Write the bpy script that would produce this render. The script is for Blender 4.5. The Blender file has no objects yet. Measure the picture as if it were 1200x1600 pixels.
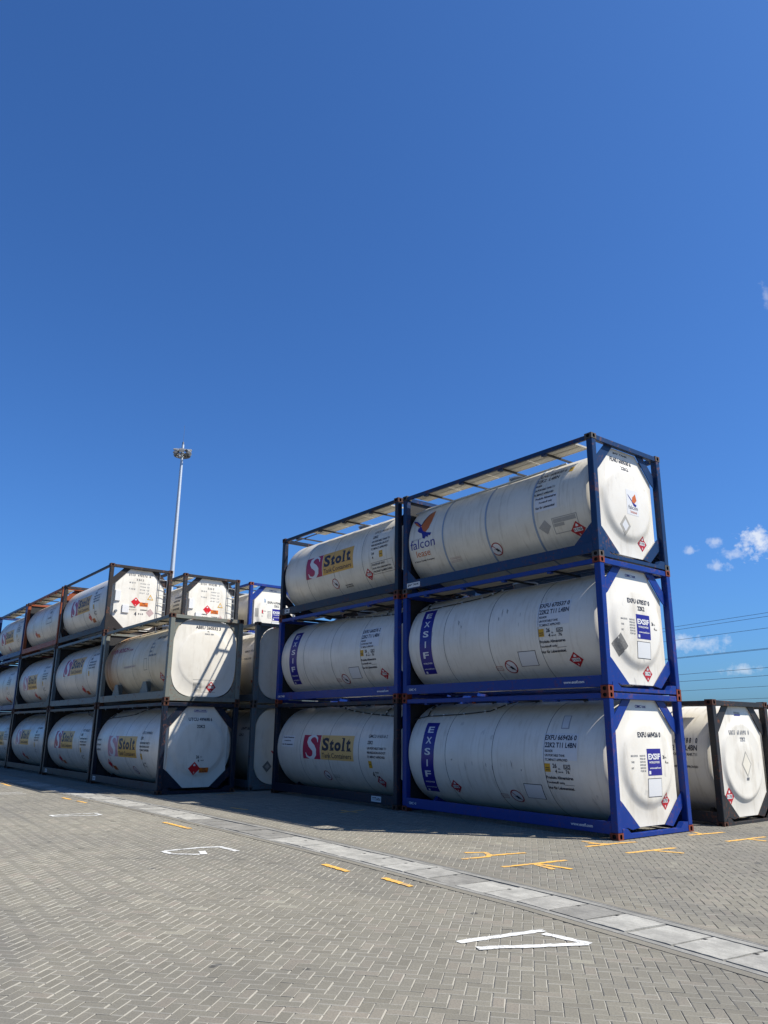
import bpy, bmesh, math, random
import numpy as np
from mathutils import Vector, Matrix
random.seed(7)
S = bpy.context.scene
COL = S.collection
# ------------------------------------------------------------------ camera
cam_d = bpy.data.cameras.new("camera"); cam = bpy.data.objects.new("camera", cam_d); COL.objects.link(cam)
cam_d.sensor_fit = 'VERTICAL'; cam_d.sensor_height = 32.0; cam_d.lens = 1196.0/1600*32
cam_d.clip_start = 0.1; cam_d.clip_end = 6000
yaw, pit, rol = 2.478652, 0.274073, 0.010445
f = Vector((math.cos(yaw)*math.cos(pit), math.sin(yaw)*math.cos(pit), math.sin(pit)))
r = Vector((math.sin(yaw), -math.cos(yaw), 0)); u = r.cross(f)
r2 = r*math.cos(rol)+u*math.sin(rol); u2 = r2.cross(f)
CP = Vector((8.934, -12.3334, 1.9027))
cam.matrix_world = Matrix(((r2.x, u2.x, -f.x, CP.x), (r2.y, u2.y, -f.y, CP.y), (r2.z, u2.z, -f.z, CP.z), (0, 0, 0, 1)))
S.camera = cam
# ------------------------------------------------------------------ light
SUN = Vector((0.536, 0.460, 1.0)).normalized()
elev = math.asin(SUN.z); azim = math.atan2(SUN.x, SUN.y)
sd = bpy.data.lights.new("sun", 'SUN'); sd.energy = 5.0; sd.angle = math.radians(0.53); sd.color = (1.0, 0.955, 0.88)
so = bpy.data.objects.new("sun", sd); COL.objects.link(so); so.rotation_euler = SUN.to_track_quat('Z', 'Y').to_euler(); so.location = (20, 20, 40)
W_ = bpy.data.worlds.new("World"); S.world = W_; W_.use_nodes = True
nt = W_.node_tree; nt.nodes.clear()
wo = nt.nodes.new("ShaderNodeOutputWorld"); bg = nt.nodes.new("ShaderNodeBackground"); sky = nt.nodes.new("ShaderNodeTexSky")
sky.sky_type = 'NISHITA'; sky.sun_disc = False; sky.sun_elevation = elev; sky.sun_rotation = azim
sky.altitude = 50; sky.air_density = 1.0; sky.dust_density = 1.4; sky.ozone_density = 2.0
SKY_STRENGTH = 0.05
bg.inputs[1].default_value = SKY_STRENGTH
S.view_settings.view_transform = 'Standard'; S.view_settings.look = 'None'; S.view_settings.gamma = 1.0; S.view_settings.exposure = 0.90
S.view_settings.use_curve_mapping = False
S.cycles.max_bounces = 6

def pix_dir(px, py):
    return (r2*((px-600)/1196.0) - u2*((py-800)/1196.0) + f).normalized()
# small fair-weather clouds, placed by direction in the sky
def N(tree, t, **kw):
    n = tree.nodes.new(t)
    for k, v in kw.items(): setattr(n, k, v)
    return n
def M(tree, op, a, b=None, c=None, clamp=False):
    n = tree.nodes.new("ShaderNodeMath"); n.operation = op; n.use_clamp = clamp
    for i, x in enumerate((a, b, c)):
        if x is None: continue
        if isinstance(x, (int, float)): n.inputs[i].default_value = x
        else: tree.links.new(x, n.inputs[i])
    return n.outputs[0]
def VM(tree, op, a, b=None):
    n = tree.nodes.new("ShaderNodeVectorMath"); n.operation = op
    for i, x in enumerate((a, b)):
        if x is None: continue
        if isinstance(x, (tuple, Vector)): n.inputs[i].default_value = tuple(x)
        else: tree.links.new(x, n.inputs[i])
    return n.outputs['Value'] if op in ('DOT_PRODUCT', 'LENGTH') else n.outputs[0]
tc = N(nt, "ShaderNodeTexCoord"); gdir = tc.outputs['Generated']
nz = N(nt, "ShaderNodeTexNoise"); nz.inputs['Scale'].default_value = 95; nz.inputs['Detail'].default_value = 7; nz.inputs['Roughness'].default_value = 0.62
nt.links.new(gdir, nz.inputs['Vector'])
total = None
# direction (photo pixel), half width, half height (radians), density
for px, py, a, b, dens in [(1192, 847, .034, .018, 1.0), (1150, 866, .016, .008, .5), (1121, 884, .014, .008, .5), (1078, 860, .010, .006, .5),
                           (1118, 847, .009, .007, .5), (1066, 1003, .014, .013, .55), (1100, 1007, .034, .009, .5), (1160, 1047, .022, .007, .5),
                           (1198, 463, .006, .016, .3), (440, 560, .10, .035, .0), (1340, 930, .05, .02, 1)]:
    if dens <= 0: continue
    d = pix_dir(px, py); t1 = Vector((0, 0, 1)).cross(d).normalized(); t2 = d.cross(t1)
    x = M(nt, 'DIVIDE', VM(nt, 'DOT_PRODUCT', gdir, t1), a); y = M(nt, 'DIVIDE', VM(nt, 'DOT_PRODUCT', gdir, t2), b)
    front = M(nt, 'GREATER_THAN', VM(nt, 'DOT_PRODUCT', gdir, d), 0.5)
    rr = M(nt, 'SQRT', M(nt, 'ADD', M(nt, 'MULTIPLY', x, x), M(nt, 'MULTIPLY', y, y)))
    v = M(nt, 'SUBTRACT', 1.0, rr)
    v = M(nt, 'ADD', v, M(nt, 'MULTIPLY', M(nt, 'SUBTRACT', nz.outputs[0], 0.50), 3.2))
    v = M(nt, 'MULTIPLY', M(nt, 'MULTIPLY', M(nt, 'MULTIPLY', v, 1.05, clamp=True), dens), front)
    total = v if total is None else M(nt, 'MAXIMUM', total, v)
mixc = N(nt, "ShaderNodeMix"); mixc.data_type = 'RGBA'
hsv = N(nt, "ShaderNodeMix"); hsv.data_type = 'RGBA'; hsv.blend_type = 'MULTIPLY'; hsv.inputs[0].default_value = 1.0
nt.links.new(sky.outputs[0], hsv.inputs[6]); hsv.inputs[7].default_value = (0.48, 0.95, 1.62, 1)
nt.links.new(M(nt, 'MULTIPLY', total, 0.8, clamp=True), mixc.inputs[0]); nt.links.new(hsv.outputs[2], mixc.inputs[6]); mixc.inputs[7].default_value = (9.5, 9.9, 10.6, 1)
nt.links.new(mixc.outputs[2], bg.inputs[0]); nt.links.new(bg.outputs[0], wo.inputs[0])

# ------------------------------------------------------------------ materials
MATS = {}
def new_mat(name):
    m = bpy.data.materials.new(name); m.use_nodes = True
    return m, m.node_tree, m.node_tree.nodes['Principled BSDF']
def ramp(t, fac, stops):
    n = t.nodes.new("ShaderNodeValToRGB"); e = n.color_ramp.elements
    while len(e) < len(stops): e.new(0.5)
    for k, (p, c) in enumerate(stops):
        e[k].position = p; e[k].color = (c, c, c, 1) if isinstance(c, (int, float)) else (*c, 1)
    t.links.new(fac, n.inputs[0]); return n.outputs[0]
def noise(t, scale, detail=4, rough=.55, vec=None, sc=None):
    n = t.nodes.new("ShaderNodeTexNoise"); n.inputs['Scale'].default_value = scale; n.inputs['Detail'].default_value = detail; n.inputs['Roughness'].default_value = rough
    c = t.nodes.new("ShaderNodeTexCoord"); v = vec or c.outputs['Object']
    oi = t.nodes.new("ShaderNodeObjectInfo")
    ad = t.nodes.new("ShaderNodeVectorMath"); ad.operation = 'MULTIPLY_ADD'
    cx = t.nodes.new("ShaderNodeCombineXYZ")
    for k in range(3): t.links.new(M(t, 'MULTIPLY', oi.outputs['Random'], 37.0+11*k), cx.inputs[k])
    t.links.new(v, ad.inputs[0]); ad.inputs[1].default_value = sc or (1, 1, 1); t.links.new(cx.outputs[0], ad.inputs[2])
    t.links.new(ad.outputs[0], n.inputs['Vector']); return n.outputs[0]
def mixrgb(t, fac, a, b, mode='MIX'):
    n = t.nodes.new("ShaderNodeMix"); n.data_type = 'RGBA'; n.blend_type = mode
    for i, x in ((0, fac), (6, a), (7, b)):
        if isinstance(x, (int, float)): n.inputs[i].default_value = x
        elif isinstance(x, tuple): n.inputs[i].default_value = (*x, 1) if len(x) == 3 else x
        else: t.links.new(x, n.inputs[i])
    return n.outputs[2]
def bump(t, h, s, dist, b):
    n = t.nodes.new("ShaderNodeBump"); n.inputs['Strength'].default_value = s; n.inputs['Distance'].default_value = dist
    t.links.new(h, n.inputs['Height']); t.links.new(n.outputs[0], b.inputs['Normal'])

def clad(name, col, dirt=.25, rough=.32, rust=False):
    col = tuple(c*k for c, k in zip(col, (.75, .71, .64)))
    """painted tank cladding: faint vertical runs of dirt, scuffs, slight dents"""
    m, t, b = new_mat(name)
    n1 = noise(t, 1.6, 5, .6); n2 = noise(t, 6.5, 7, .66, sc=(1.9, .5, .10)); n3 = noise(t, 9, 3, .5, sc=(1, .6, .25)); n4 = noise(t, 2.2, 2, .5)
    runs = ramp(t, n2, [(.52, 0), (.70, 1)]); patch = ramp(t, n1, [(.42, 0), (.75, 1)])
    c = mixrgb(t, M(t, 'MULTIPLY', M(t, 'MULTIPLY_ADD', runs, .7, M(t, 'MULTIPLY', patch, .4)), dirt), col, tuple(x*y for x, y in zip(col, (.50, .44, .36))))
    sc = ramp(t, M(t, 'MULTIPLY', n3, ramp(t, n4, [(.55, 0), (.68, 1)])), [(.56, 0), (.64, 1)])
    c = mixrgb(t, M(t, 'MULTIPLY', sc, .35), c, (.22, .22, .22))
    if rust:
        # rust runs near the left end of this tank
        tcn = t.nodes.new("ShaderNodeTexCoord"); sp = t.nodes.new("ShaderNodeSeparateXYZ"); t.links.new(tcn.outputs['Object'], sp.inputs[0])
        rn = noise(t, 7, 5, .6, sc=(1.6, .3, .14))
        band = ramp(t, M(t, 'MULTIPLY_ADD', sp.outputs[0], 1/6.0, .5), [(.02, .3), (.08, 1), (.18, .6), (.36, 0)])
        rr_ = M(t, 'MULTIPLY', ramp(t, rn, [(.30, 0), (.50, 1)]), band)
        c = mixrgb(t, rr_, c, (.26, .105, .028))
    t.links.new(c, b.inputs['Base Color'])
    b.inputs['Roughness'].default_value = rough; b.inputs['Specular IOR Level'].default_value = .45
    t.links.new(M(t, 'MULTIPLY_ADD', patch, .22, rough), b.inputs['Roughness'])
    bump(t, noise(t, 1.3, 2, .4), .35, .02, b)
    MATS[name] = m
def paint(name, col, rough=.42, rust=.65, rustcol=(.15, .05, .022), thr=.64):
    col = tuple(c*.50 for c in col)
    m, t, b = new_mat(name)
    n1 = noise(t, 14, 6, .7); n2 = noise(t, 2.5, 3, .5)
    rs = ramp(t, M(t, 'MULTIPLY_ADD', n1, .75, M(t, 'MULTIPLY', n2, .35)), [(thr-.04, 0), (thr+.03, 1)])
    c = mixrgb(t, ramp(t, n2, [(.35, 0), (.7, .35)]), col, tuple(min(1, x*1.25+.003) for x in col))
    c = mixrgb(t, M(t, 'MULTIPLY', rs, rust), c, rustcol)
    t.links.new(c, b.inputs['Base Color']); t.links.new(M(t, 'MULTIPLY_ADD', rs, .35, rough), b.inputs['Roughness'])
    b.inputs['Specular IOR Level'].default_value = .25
    bump(t, n1, .12, .004, b); MATS[name] = m
def flat(name, col, rough=.5, wear=.12):
    col = tuple(c*.68 for c in col)
    m, t, b = new_mat(name)
    n = noise(t, 30, 5, .7)
    w = ramp(t, n, [(.58, 0), (.74, 1)])
    t.links.new(mixrgb(t, M(t, 'MULTIPLY', w, wear), col, (.6, .6, .57)), b.inputs['Base Color']); b.inputs['Roughness'].default_value = rough
    b.inputs['Specular IOR Level'].default_value = .3
    MATS[name] = m
def metal(name, col, rough=.4, met=1.0):
    m, t, b = new_mat(name)
    n = noise(t, 12, 5, .6)
    t.links.new(mixrgb(t, n, tuple(x*.75 for x in col), col), b.inputs['Base Color']); b.inputs['Metallic'].default_value = met
    t.links.new(M(t, 'MULTIPLY_ADD', n, .3, rough-.12), b.inputs['Roughness']); MATS[name] = m

clad('white_cladding', (.83, .83, .805), .55); clad('cream_cladding', (.80, .785, .72), .65); clad('worn_cladding', (.72, .72, .70), .55)
clad('rusty_cladding', (.76, .68, .52), .6, .42, rust=True); clad('grey_cladding', (.66, .67, .66), .5)
paint('blue_paint', (.010, .052, .33), .38, .35); paint('navy_paint', (.014, .050, .15), .4, .45); paint('ink_paint', (.012, .022, .045), .42, .5)
paint('charcoal_paint', (.036, .037, .040), .45, .7); paint('grey_green_paint', (.26, .28, .245), .5, .55); paint('slate_paint', (.13, .175, .20), .45, .6)
paint('orange_paint', (.42, .105, .035), .5, .35, (.16, .05, .03)); paint('mid_blue_paint', (.018, .06, .22), .42, .5); paint('brown_paint', (.042, .035, .032), .5, .6)
paint('red_casting', (.30, .060, .028), .6, .55, (.10, .035, .02), .6); paint('rust_casting', (.12, .045, .025), .65, .5, (.045, .035, .03), .6)
paint('grey_casting', (.12, .11, .10), .6, .7)
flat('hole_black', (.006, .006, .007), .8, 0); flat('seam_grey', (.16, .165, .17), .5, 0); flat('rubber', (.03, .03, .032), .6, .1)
flat('ink', (.022, .026, .045), .5, .18); flat('faded_ink', (.22, .23, .25), .5, .3); flat('pale_ink', (.42, .43, .44), .6, .3); flat('sticker_white', (.80, .80, .79), .4, .1)
flat('brand_blue', (.022, .018, .25), .32, .06); flat('brand_red', (.44, .012, .07), .4, .08); flat('faded_red', (.66, .32, .36), .5, .3)
flat('gold', (.80, .44, .075), .4, .08); flat('tan_gold', (.80, .50, .17), .4, .08); flat('placard_red', (.48, .018, .028), .4, .08); flat('bright_red', (.66, .012, .02), .4, .04)
flat('sign_red', (.36, .025, .03), .45, .1); flat('orange_plate', (.72, .17, .012), .45, .1); flat('yellow_tag', (.70, .38, .015), .45, .15)
flat('bird_orange', (.62, .15, .022), .4, .06); flat('lease_orange', (.62, .14, .03), .4, .06); flat('sticker_grey', (.20, .195, .18), .6, .5); flat('ghost_grey', (.44, .42, .37), .6, .6)
flat('rust_stain', (.42, .25, .11), .7, .35); flat('band_steel', (.32, .40, .50), .35, .1); flat('olive_paint', (.10, .15, .04), .5, .1); flat('pale_pink', (.55, .40, .38), .5, .3)
metal('aluminium', (.40, .38, .33), .6, .2); metal('galvanised', (.50, .55, .60), .5, .6); metal('steel_dark', (.16, .17, .18), .5, .5)
flat('lamp_glass', (.65, .66, .66), .2, 0); flat('wire_dark', (.05, .055, .065), .6, 0)

def ground_mats():
    # stone pavers: each paver its own tone, big faint stains
    m, t, b = new_mat('paver_concrete')
    g = t.nodes.new("ShaderNodeNewGeometry"); tcn = t.nodes.new("ShaderNodeTexCoord")
    rnd = g.outputs['Random Per Island']
    c = ramp(t, rnd, [(0, (.138, .126, .097)), (.30, (.156, .144, .112)), (.8, (.170, .157, .123)), (.95, (.188, .164, .130)), (1, (.222, .210, .162))])
    w1 = noise(t, .35, 5, .6, vec=tcn.outputs['Object']); w2 = noise(t, 2.2, 5, .65, vec=tcn.outputs['Object']); w3 = noise(t, 60, 4, .7, vec=tcn.outputs['Object'])
    c = mixrgb(t, ramp(t, w1, [(.36, .60), (.60, 0)]), c, (.098, .092, .078))
    w5 = noise(t, .5, 4, .6, vec=tcn.outputs['Object'], sc=(.25, 1.6, 1)); c = mixrgb(t, ramp(t, w5, [(.34, .55), (.44, 0), (.66, 0), (.78, .25)]), c, (.088, .084, .074))
    c = mixrgb(t, ramp(t, w2, [(.30, .30), (.52, 0), (.75, .12)]), c, (.14, .13, .112))
    c = mixrgb(t, ramp(t, w3, [(.35, .45), (.55, 0)]), c, (.075, .072, .063))
    sp = noise(t, 2.8, 3, .45, vec=tcn.outputs['Object'])
    c = mixrgb(t, ramp(t, sp, [(.245, .75), (.262, 0)]), c, (.03, .03, .03))
    t.links.new(c, b.inputs['Base Color']); b.inputs['Roughness'].default_value = .85; b.inputs['Specular IOR Level'].default_value = .25
    bump(t, w3, .5, .004, b); MATS['paver'] = m
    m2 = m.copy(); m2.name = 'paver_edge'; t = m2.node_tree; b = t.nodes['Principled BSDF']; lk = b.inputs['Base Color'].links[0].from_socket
    t.links.new(mixrgb(t, .40, lk, (.36, .345, .30)), b.inputs['Base Color']); MATS['paver_edge'] = m2  # worn chamfers coloured paler, brightening their sunlit edge lines
    # joint sand
    m, t, b = new_mat('joint_sand'); n = noise(t, 40, 4, .6); n2 = noise(t, .8, 3, .6)
    t.links.new(mixrgb(t, M(t, 'MULTIPLY', n, ramp(t, n2, [(.4, .6), (.6, 1)])), (.05, .047, .04), (.26, .25, .215)), b.inputs['Base Color']); b.inputs['Roughness'].default_value = .95; MATS['joint_sand'] = m
    # far yard: herringbone pattern as a texture
    m, t, b = new_mat('far_paving')
    tcn = t.nodes.new("ShaderNodeTexCoord"); mp = t.nodes.new("ShaderNodeMapping"); mp.inputs['Rotation'].default_value[2] = -HANG; mp.inputs['Scale'].default_value = (1/PW,)*3
    t.links.new(tcn.outputs['Object'], mp.inputs[0]); sx = t.nodes.new("ShaderNodeSeparateXYZ"); t.links.new(mp.outputs[0], sx.inputs[0])
    x, y = sx.outputs[0], sx.outputs[1]
    i, j = M(t, 'FLOOR', x), M(t, 'FLOOR', y); fx, fy = M(t, 'SUBTRACT', x, i), M(t, 'SUBTRACT', y, j)
    k = M(t, 'FLOORED_MODULO', M(t, 'SUBTRACT', i, j), 4.0)
    k1 = M(t, 'COMPARE', k, 1.0, .1); k2 = M(t, 'COMPARE', k, 2.0, .1); hor = M(t, 'LESS_THAN', k, 1.5)
    uu, vv = M(t, 'ADD', fx, k1), M(t, 'ADD', fy, k2)
    lx = M(t, 'ADD', 1.0, hor); ly = M(t, 'SUBTRACT', 2.0, hor)
    e = M(t, 'MINIMUM', M(t, 'MINIMUM', uu, M(t, 'SUBTRACT', lx, uu)), M(t, 'MINIMUM', vv, M(t, 'SUBTRACT', ly, vv)))
    joint = ramp(t, e, [(.03, 0), (.07, 1)])
    cx = t.nodes.new("ShaderNodeCombineXYZ"); t.links.new(M(t, 'SUBTRACT', i, k1), cx.inputs[0]); t.links.new(M(t, 'SUBTRACT', j, k2), cx.inputs[1])
    wn = t.nodes.new("ShaderNodeTexWhiteNoise"); wn.noise_dimensions = '2D'; t.links.new(cx.outputs[0], wn.inputs['Vector'])
    c = ramp(t, wn.outputs[0], [(0, (.138, .126, .097)), (.30, (.156, .144, .112)), (.8, (.170, .157, .123)), (1, (.222, .210, .162))])
    w1 = noise(t, .35, 5, .6, vec=tcn.outputs['Object'])
    c = mixrgb(t, ramp(t, w1, [(.36, .50), (.62, 0)]), c, (.105, .098, .083))
    c = mixrgb(t, joint, (.09, .084, .072), c)
    t.links.new(c, b.inputs['Base Color']); b.inputs['Roughness'].default_value = .88; MATS['far_paving'] = m
    # drain concrete
    for nm, col in (('drain_concrete', (.215, .208, .185)), ('slab_pale', (.31, .30, .265)), ('slab_mid', (.27, .26, .23)), ('slab_dark', (.19, .182, .16))):
        m, t, b = new_mat(nm); n = noise(t, 3.2, 6, .65); n2 = noise(t, 55, 4, .7); n3 = noise(t, 9, 4, .6, sc=(.4, 2, 1))
        c = mixrgb(t, ramp(t, n, [(.38, .8), (.62, 0)]), col, tuple(v*.58 for v in col))
        c = mixrgb(t, ramp(t, n3, [(.38, .35), (.5, 0)]), c, tuple(v*.5 for v in col))
        c = mixrgb(t, ramp(t, n2, [(.35, .6), (.5, 0)]), c, tuple(v*.5 for v in col))
        t.links.new(c, b.inputs['Base Color']); b.inputs['Roughness'].default_value = .85; bump(t, n2, .6, .006, b); MATS[nm] = m
    for nm, col in (('road_white', (.50, .50, .48)), ('road_yellow', (.58, .31, .04))):
        m, t, b = new_mat(nm); n = noise(t, 26, 6, .75); n2 = noise(t, 3, 4, .6)
        wear = ramp(t, M(t, 'MULTIPLY_ADD', n, .7, M(t, 'MULTIPLY', n2, .35)), [(.44, .85), (.53, .06)])
        t.links.new(mixrgb(t, wear, col, (.15, .143, .125)), b.inputs['Base Color']); b.inputs['Roughness'].default_value = .8; MATS[nm] = m
PW = .1015; HANG = math.radians(-48.5)
ground_mats()

# ------------------------------------------------------------------ mesh helpers
def link(name, me, parent=None, loc=None):
    o = bpy.data.objects.new(name, me); COL.objects.link(o)
    if parent: o.parent = parent
    if loc: o.location = loc
    return o
class MB:
    """collects faces with material names into one mesh"""
    def __init__(s): s.v = []; s.f = []; s.m = []; s.sm = []
    def add(s, vs, fs, mat, smooth=False):
        o = len(s.v); s.v += [tuple(p) for p in vs]
        for q in fs: s.f.append([o+i for i in q]); s.m.append(mat); s.sm.append(smooth)
    def box(s, a, b, mat, bev=0.0):
        x0, y0, z0 = [min(p, q) for p, q in zip(a, b)]; x1, y1, z1 = [max(p, q) for p, q in zip(a, b)]
        if bev <= 0:
            vs = [(x0, y0, z0), (x1, y0, z0), (x1, y1, z0), (x0, y1, z0), (x0, y0, z1), (x1, y0, z1), (x1, y1, z1), (x0, y1, z1)]
            s.add(vs, [(0, 3, 2, 1), (4, 5, 6, 7), (0, 1, 5, 4), (1, 2, 6, 5), (2, 3, 7, 6), (3, 0, 4, 7)], mat); return
        bm = bmesh.new(); bmesh.ops.create_cube(bm, size=1)
        for v in bm.verts: v.co = ((x0+x1)/2+v.co.x*(x1-x0), (y0+y1)/2+v.co.y*(y1-y0), (z0+z1)/2+v.co.z*(z1-z0))
        bmesh.ops.bevel(bm, geom=bm.edges[:], offset=bev, segments=1, affect='EDGES')
        s.add([v.co[:] for v in bm.verts], [[v.index for v in fc.verts] for fc in bm.faces], mat); bm.free()
    def tube(s, pts, rad, mat, n=8, caps=True, r_end=None):
        pts = [Vector(p) for p in pts]; rings = []
        for i, p in enumerate(pts):
            d = (pts[min(i+1, len(pts)-1)]-pts[max(i-1, 0)]).normalized()
            a = d.cross(Vector((0, 0, 1)));
            if a.length < .1: a = d.cross(Vector((1, 0, 0)))
            a.normalize(); b = d.cross(a); rr = rad if r_end is None else rad+(r_end-rad)*i/(len(pts)-1)
            rings.append([p+a*rr*math.cos(2*math.pi*k/n)+b*rr*math.sin(2*math.pi*k/n) for k in range(n)])
        vs = [q for rg in rings for q in rg]
        fs = [(i*n+k, i*n+(k+1) % n, (i+1)*n+(k+1) % n, (i+1)*n+k) for i in range(len(pts)-1) for k in range(n)]
        if caps: fs += [tuple(range(n-1, -1, -1)), tuple((len(pts)-1)*n+k for k in range(n))]
        s.add(vs, fs, mat, True)
    def prism(s, poly, axis, a, b, mat, holes=None):
        """poly in the two other axes, extruded along axis from a to b; triangulated so concave outlines work"""
        from mathutils.geometry import tessellate_polygon
        loops = [poly]+(holes or [])
        flatp = [p for l in loops for p in l]; tris = tessellate_polygon([[Vector((p[0], p[1], 0)) for p in l] for l in loops])
        def P(p, t):
            return {0: (t, p[0], p[1]), 1: (p[0], t, p[1]), 2: (p[0], p[1], t)}[axis]
        vs = [P(p, a) for p in flatp]+[P(p, b) for p in flatp]; n = len(flatp)
        fs = [tuple(t) for t in tris]+[tuple(n+i for i in reversed(t)) for t in tris]; o = 0
        for l in loops:
            for i in range(len(l)): j = (i+1) % len(l); fs.append((o+i, o+j, n+o+j, n+o+i))
            o += len(l)
        s.add(vs, fs, mat)
    def mesh(s, name, shift=(0, 0, 0), recalc=True, sharp=35):
        me = bpy.data.meshes.new(name)
        vs = [(x-shift[0], y-shift[1], z-shift[2]) for x, y, z in s.v]
        me.from_pydata(vs, [], s.f)
        mats = []
        for m in s.m:
            if m not in mats: mats.append(m)
        for m in mats: me.materials.append(MATS[m])
        me.polygons.foreach_set('material_index', [mats.index(m) for m in s.m])
        me.polygons.foreach_set('use_smooth', s.sm)
        if recalc:
            bm = bmesh.new(); bm.from_mesh(me); bmesh.ops.recalc_face_normals(bm, faces=bm.faces); bm.to_mesh(me); bm.free()
        if any(s.sm): me.set_sharp_from_angle(angle=math.radians(sharp))
        me.update(); return me

# ------------------------------------------------------------------ lettering
TXT = {}
def text_mesh(string, bold=0.0):
    key = (string, bold)
    if key in TXT: return TXT[key]
    cu = bpy.data.curves.new('t', 'FONT'); cu.body = string; cu.size = 1; cu.resolution_u = 3; cu.offset = bold; cu.fill_mode = 'FRONT' if hasattr(cu, 'fill_mode') else cu.fill_mode
    ob = bpy.data.objects.new('t', cu); me = bpy.data.meshes.new_from_object(ob)
    vs = [(v.co.x, v.co.y) for v in me.vertices]; fs = [tuple(p.vertices) for p in me.polygons]
    bpy.data.objects.remove(ob); bpy.data.meshes.remove(me); bpy.data.curves.remove(cu)
    x0 = min(v[0] for v in vs); x1 = max(v[0] for v in vs); y0 = min(v[1] for v in vs); y1 = max(v[1] for v in vs)
    vs = [((x-x0)/(x1-x0), (y-y0)/(y1-y0)) for x, y in vs]
    TXT[key] = (vs, fs); return TXT[key]
L, W, H = 6.058, 2.438, 2.591
RT, ZC, YC = 1.165, 1.315, 1.219
SHIFT = (-L/2, W/2, 0)
def dome_x(y, z, style):
    """outer surface of the end: y, z measured from the tank axis"""
    rr = math.hypot(y, z); R0 = .87
    def ss(a, b, t): t = max(0, min(1, (t-a)/(b-a))); return t*t*(3-2*t)
    if style == 'dark': return -.115 + .055*ss(.90, .78, rr) - .03*ss(.45, .3, rr)*0 + .012*ss(.42, .38, rr)
    if style == 'square': return -.115 + .018*ss(.93, .80, abs(y))*ss(1.1, 1.0, abs(z))
    if style == 'round': return -.105 + .020*ss(.92, .82, rr) + .03*(1-min(1, rr/.84)**2)
    return -.125 + .06*ss(.92, .70, rr) + .035*(1-min(1, rr/.8)**2)
class Decal:
    """flat marks mapped onto the cylinder side ('side') or the near end ('end')"""
    def __init__(s, where, style='oct', warp=None): s.w = where; s.st = style; s.mb = MB(); s.wf = warp
    def _put(s, vs2, fs, mat, lay):
        bm = bmesh.new(); V_ = [bm.verts.new((p[0], p[1], 0)) for p in vs2]
        for q in fs:
            try: bm.faces.new([V_[i] for i in q])
            except ValueError: pass
        ys = [p[1] for p in vs2]; xs = [p[0] for p in vs2]
        def cut(axis, lo, hi, st):
            k = math.floor(lo/st)+1
            while k*st < hi-1e-4:
                co = (k*st, 0, 0) if axis == 0 else (0, k*st, 0); no = (1, 0, 0) if axis == 0 else (0, 1, 0)
                bmesh.ops.bisect_plane(bm, geom=bm.verts[:]+bm.edges[:]+bm.faces[:], plane_co=co, plane_no=no, dist=1e-5); k += 1
        if s.w == 'side': cut(1, min(ys), max(ys), .07)
        else: cut(1, min(ys), max(ys), .06); cut(0, min(xs), max(xs), .06)
        bm.verts.index_update(); off = .002+lay*.0022; out = []
        for v in bm.verts:
            a, b_ = v.co.x, v.co.y
            if s.wf: a += s.wf(b_)
            if s.w == 'side':
                ph = b_/RT; out.append((a, YC-(RT+off)*math.cos(ph), ZC+(RT+off)*math.sin(ph)))
            elif s.w == 'end': out.append((dome_x(a, b_, s.st)+off, YC+a, ZC+b_))
            elif s.w == 'rail': out.append((a, .012-off, b_))
        s.mb.add(out, [[v.index for v in fc.verts] for fc in bm.faces], mat); bm.free()
    def poly(s, pts, mat, lay=0):
        from mathutils.geometry import tessellate_polygon
        s._put(pts, tessellate_polygon([[Vector((p[0], p[1], 0)) for p in pts]]), mat, lay)
    def rect(s, x0, y0, x1, y1, mat, lay=0, shear=0): s._put([(x0, y0), (x1, y0), (x1+shear, y1), (x0+shear, y1)], [(0, 1, 2, 3)], mat, lay)
    def frame(s, x0, y0, x1, y1, w, mat, lay=0):
        s.rect(x0, y0, x1, y0+w, mat, lay); s.rect(x0, y1-w, x1, y1, mat, lay); s.rect(x0, y0+w, x0+w, y1-w, mat, lay); s.rect(x1-w, y0+w, x1, y1-w, mat, lay)
    def ring(s, x, y, r0, r1, mat, lay=0, n=28):
        vs = []
        for k in range(n): a = 2*math.pi*k/n; vs += [(x+r0*math.cos(a), y+r0*math.sin(a)), (x+r1*math.cos(a), y+r1*math.sin(a))]
        s._put(vs, [(2*k, 2*k+1, (2*k+3) % (2*n), (2*k+2) % (2*n)) for k in range(n)], mat, lay)
    def text(s, t, x, y, w, h, mat, lay=1, bold=0.028, it=0.0):
        vs, fs = text_mesh(t, bold); s._put([(x+a*w+it*b_*h, y+b_*h) for a, b_ in vs], fs, mat, lay)
    def spaced(s, t, x, y, w, h, mat, lay=1, bold=.028):
        n = len(t); st = w/max(1, n-.35)
        for k, ch in enumerate(t):
            if ch != ' ': s.text(ch, x+k*st, y, st*(.3 if ch in '1I' else .62), h, mat, lay, bold)
    def vtext(s, t, x, ytop, h, w, step, mat, lay=1):
        for k, ch in enumerate(t):
            ww = w*(.22 if ch == 'I' else 1); s.text(ch, x-ww/2, ytop-k*step-h, ww, h, mat, lay, .02)
    def make(s, name, parent, label=None):
        if not s.mb.v: return None
        o = link(name, s.mb.mesh(name, SHIFT, recalc=False), parent)
        if label: o['label'] = label
        return o
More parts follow.
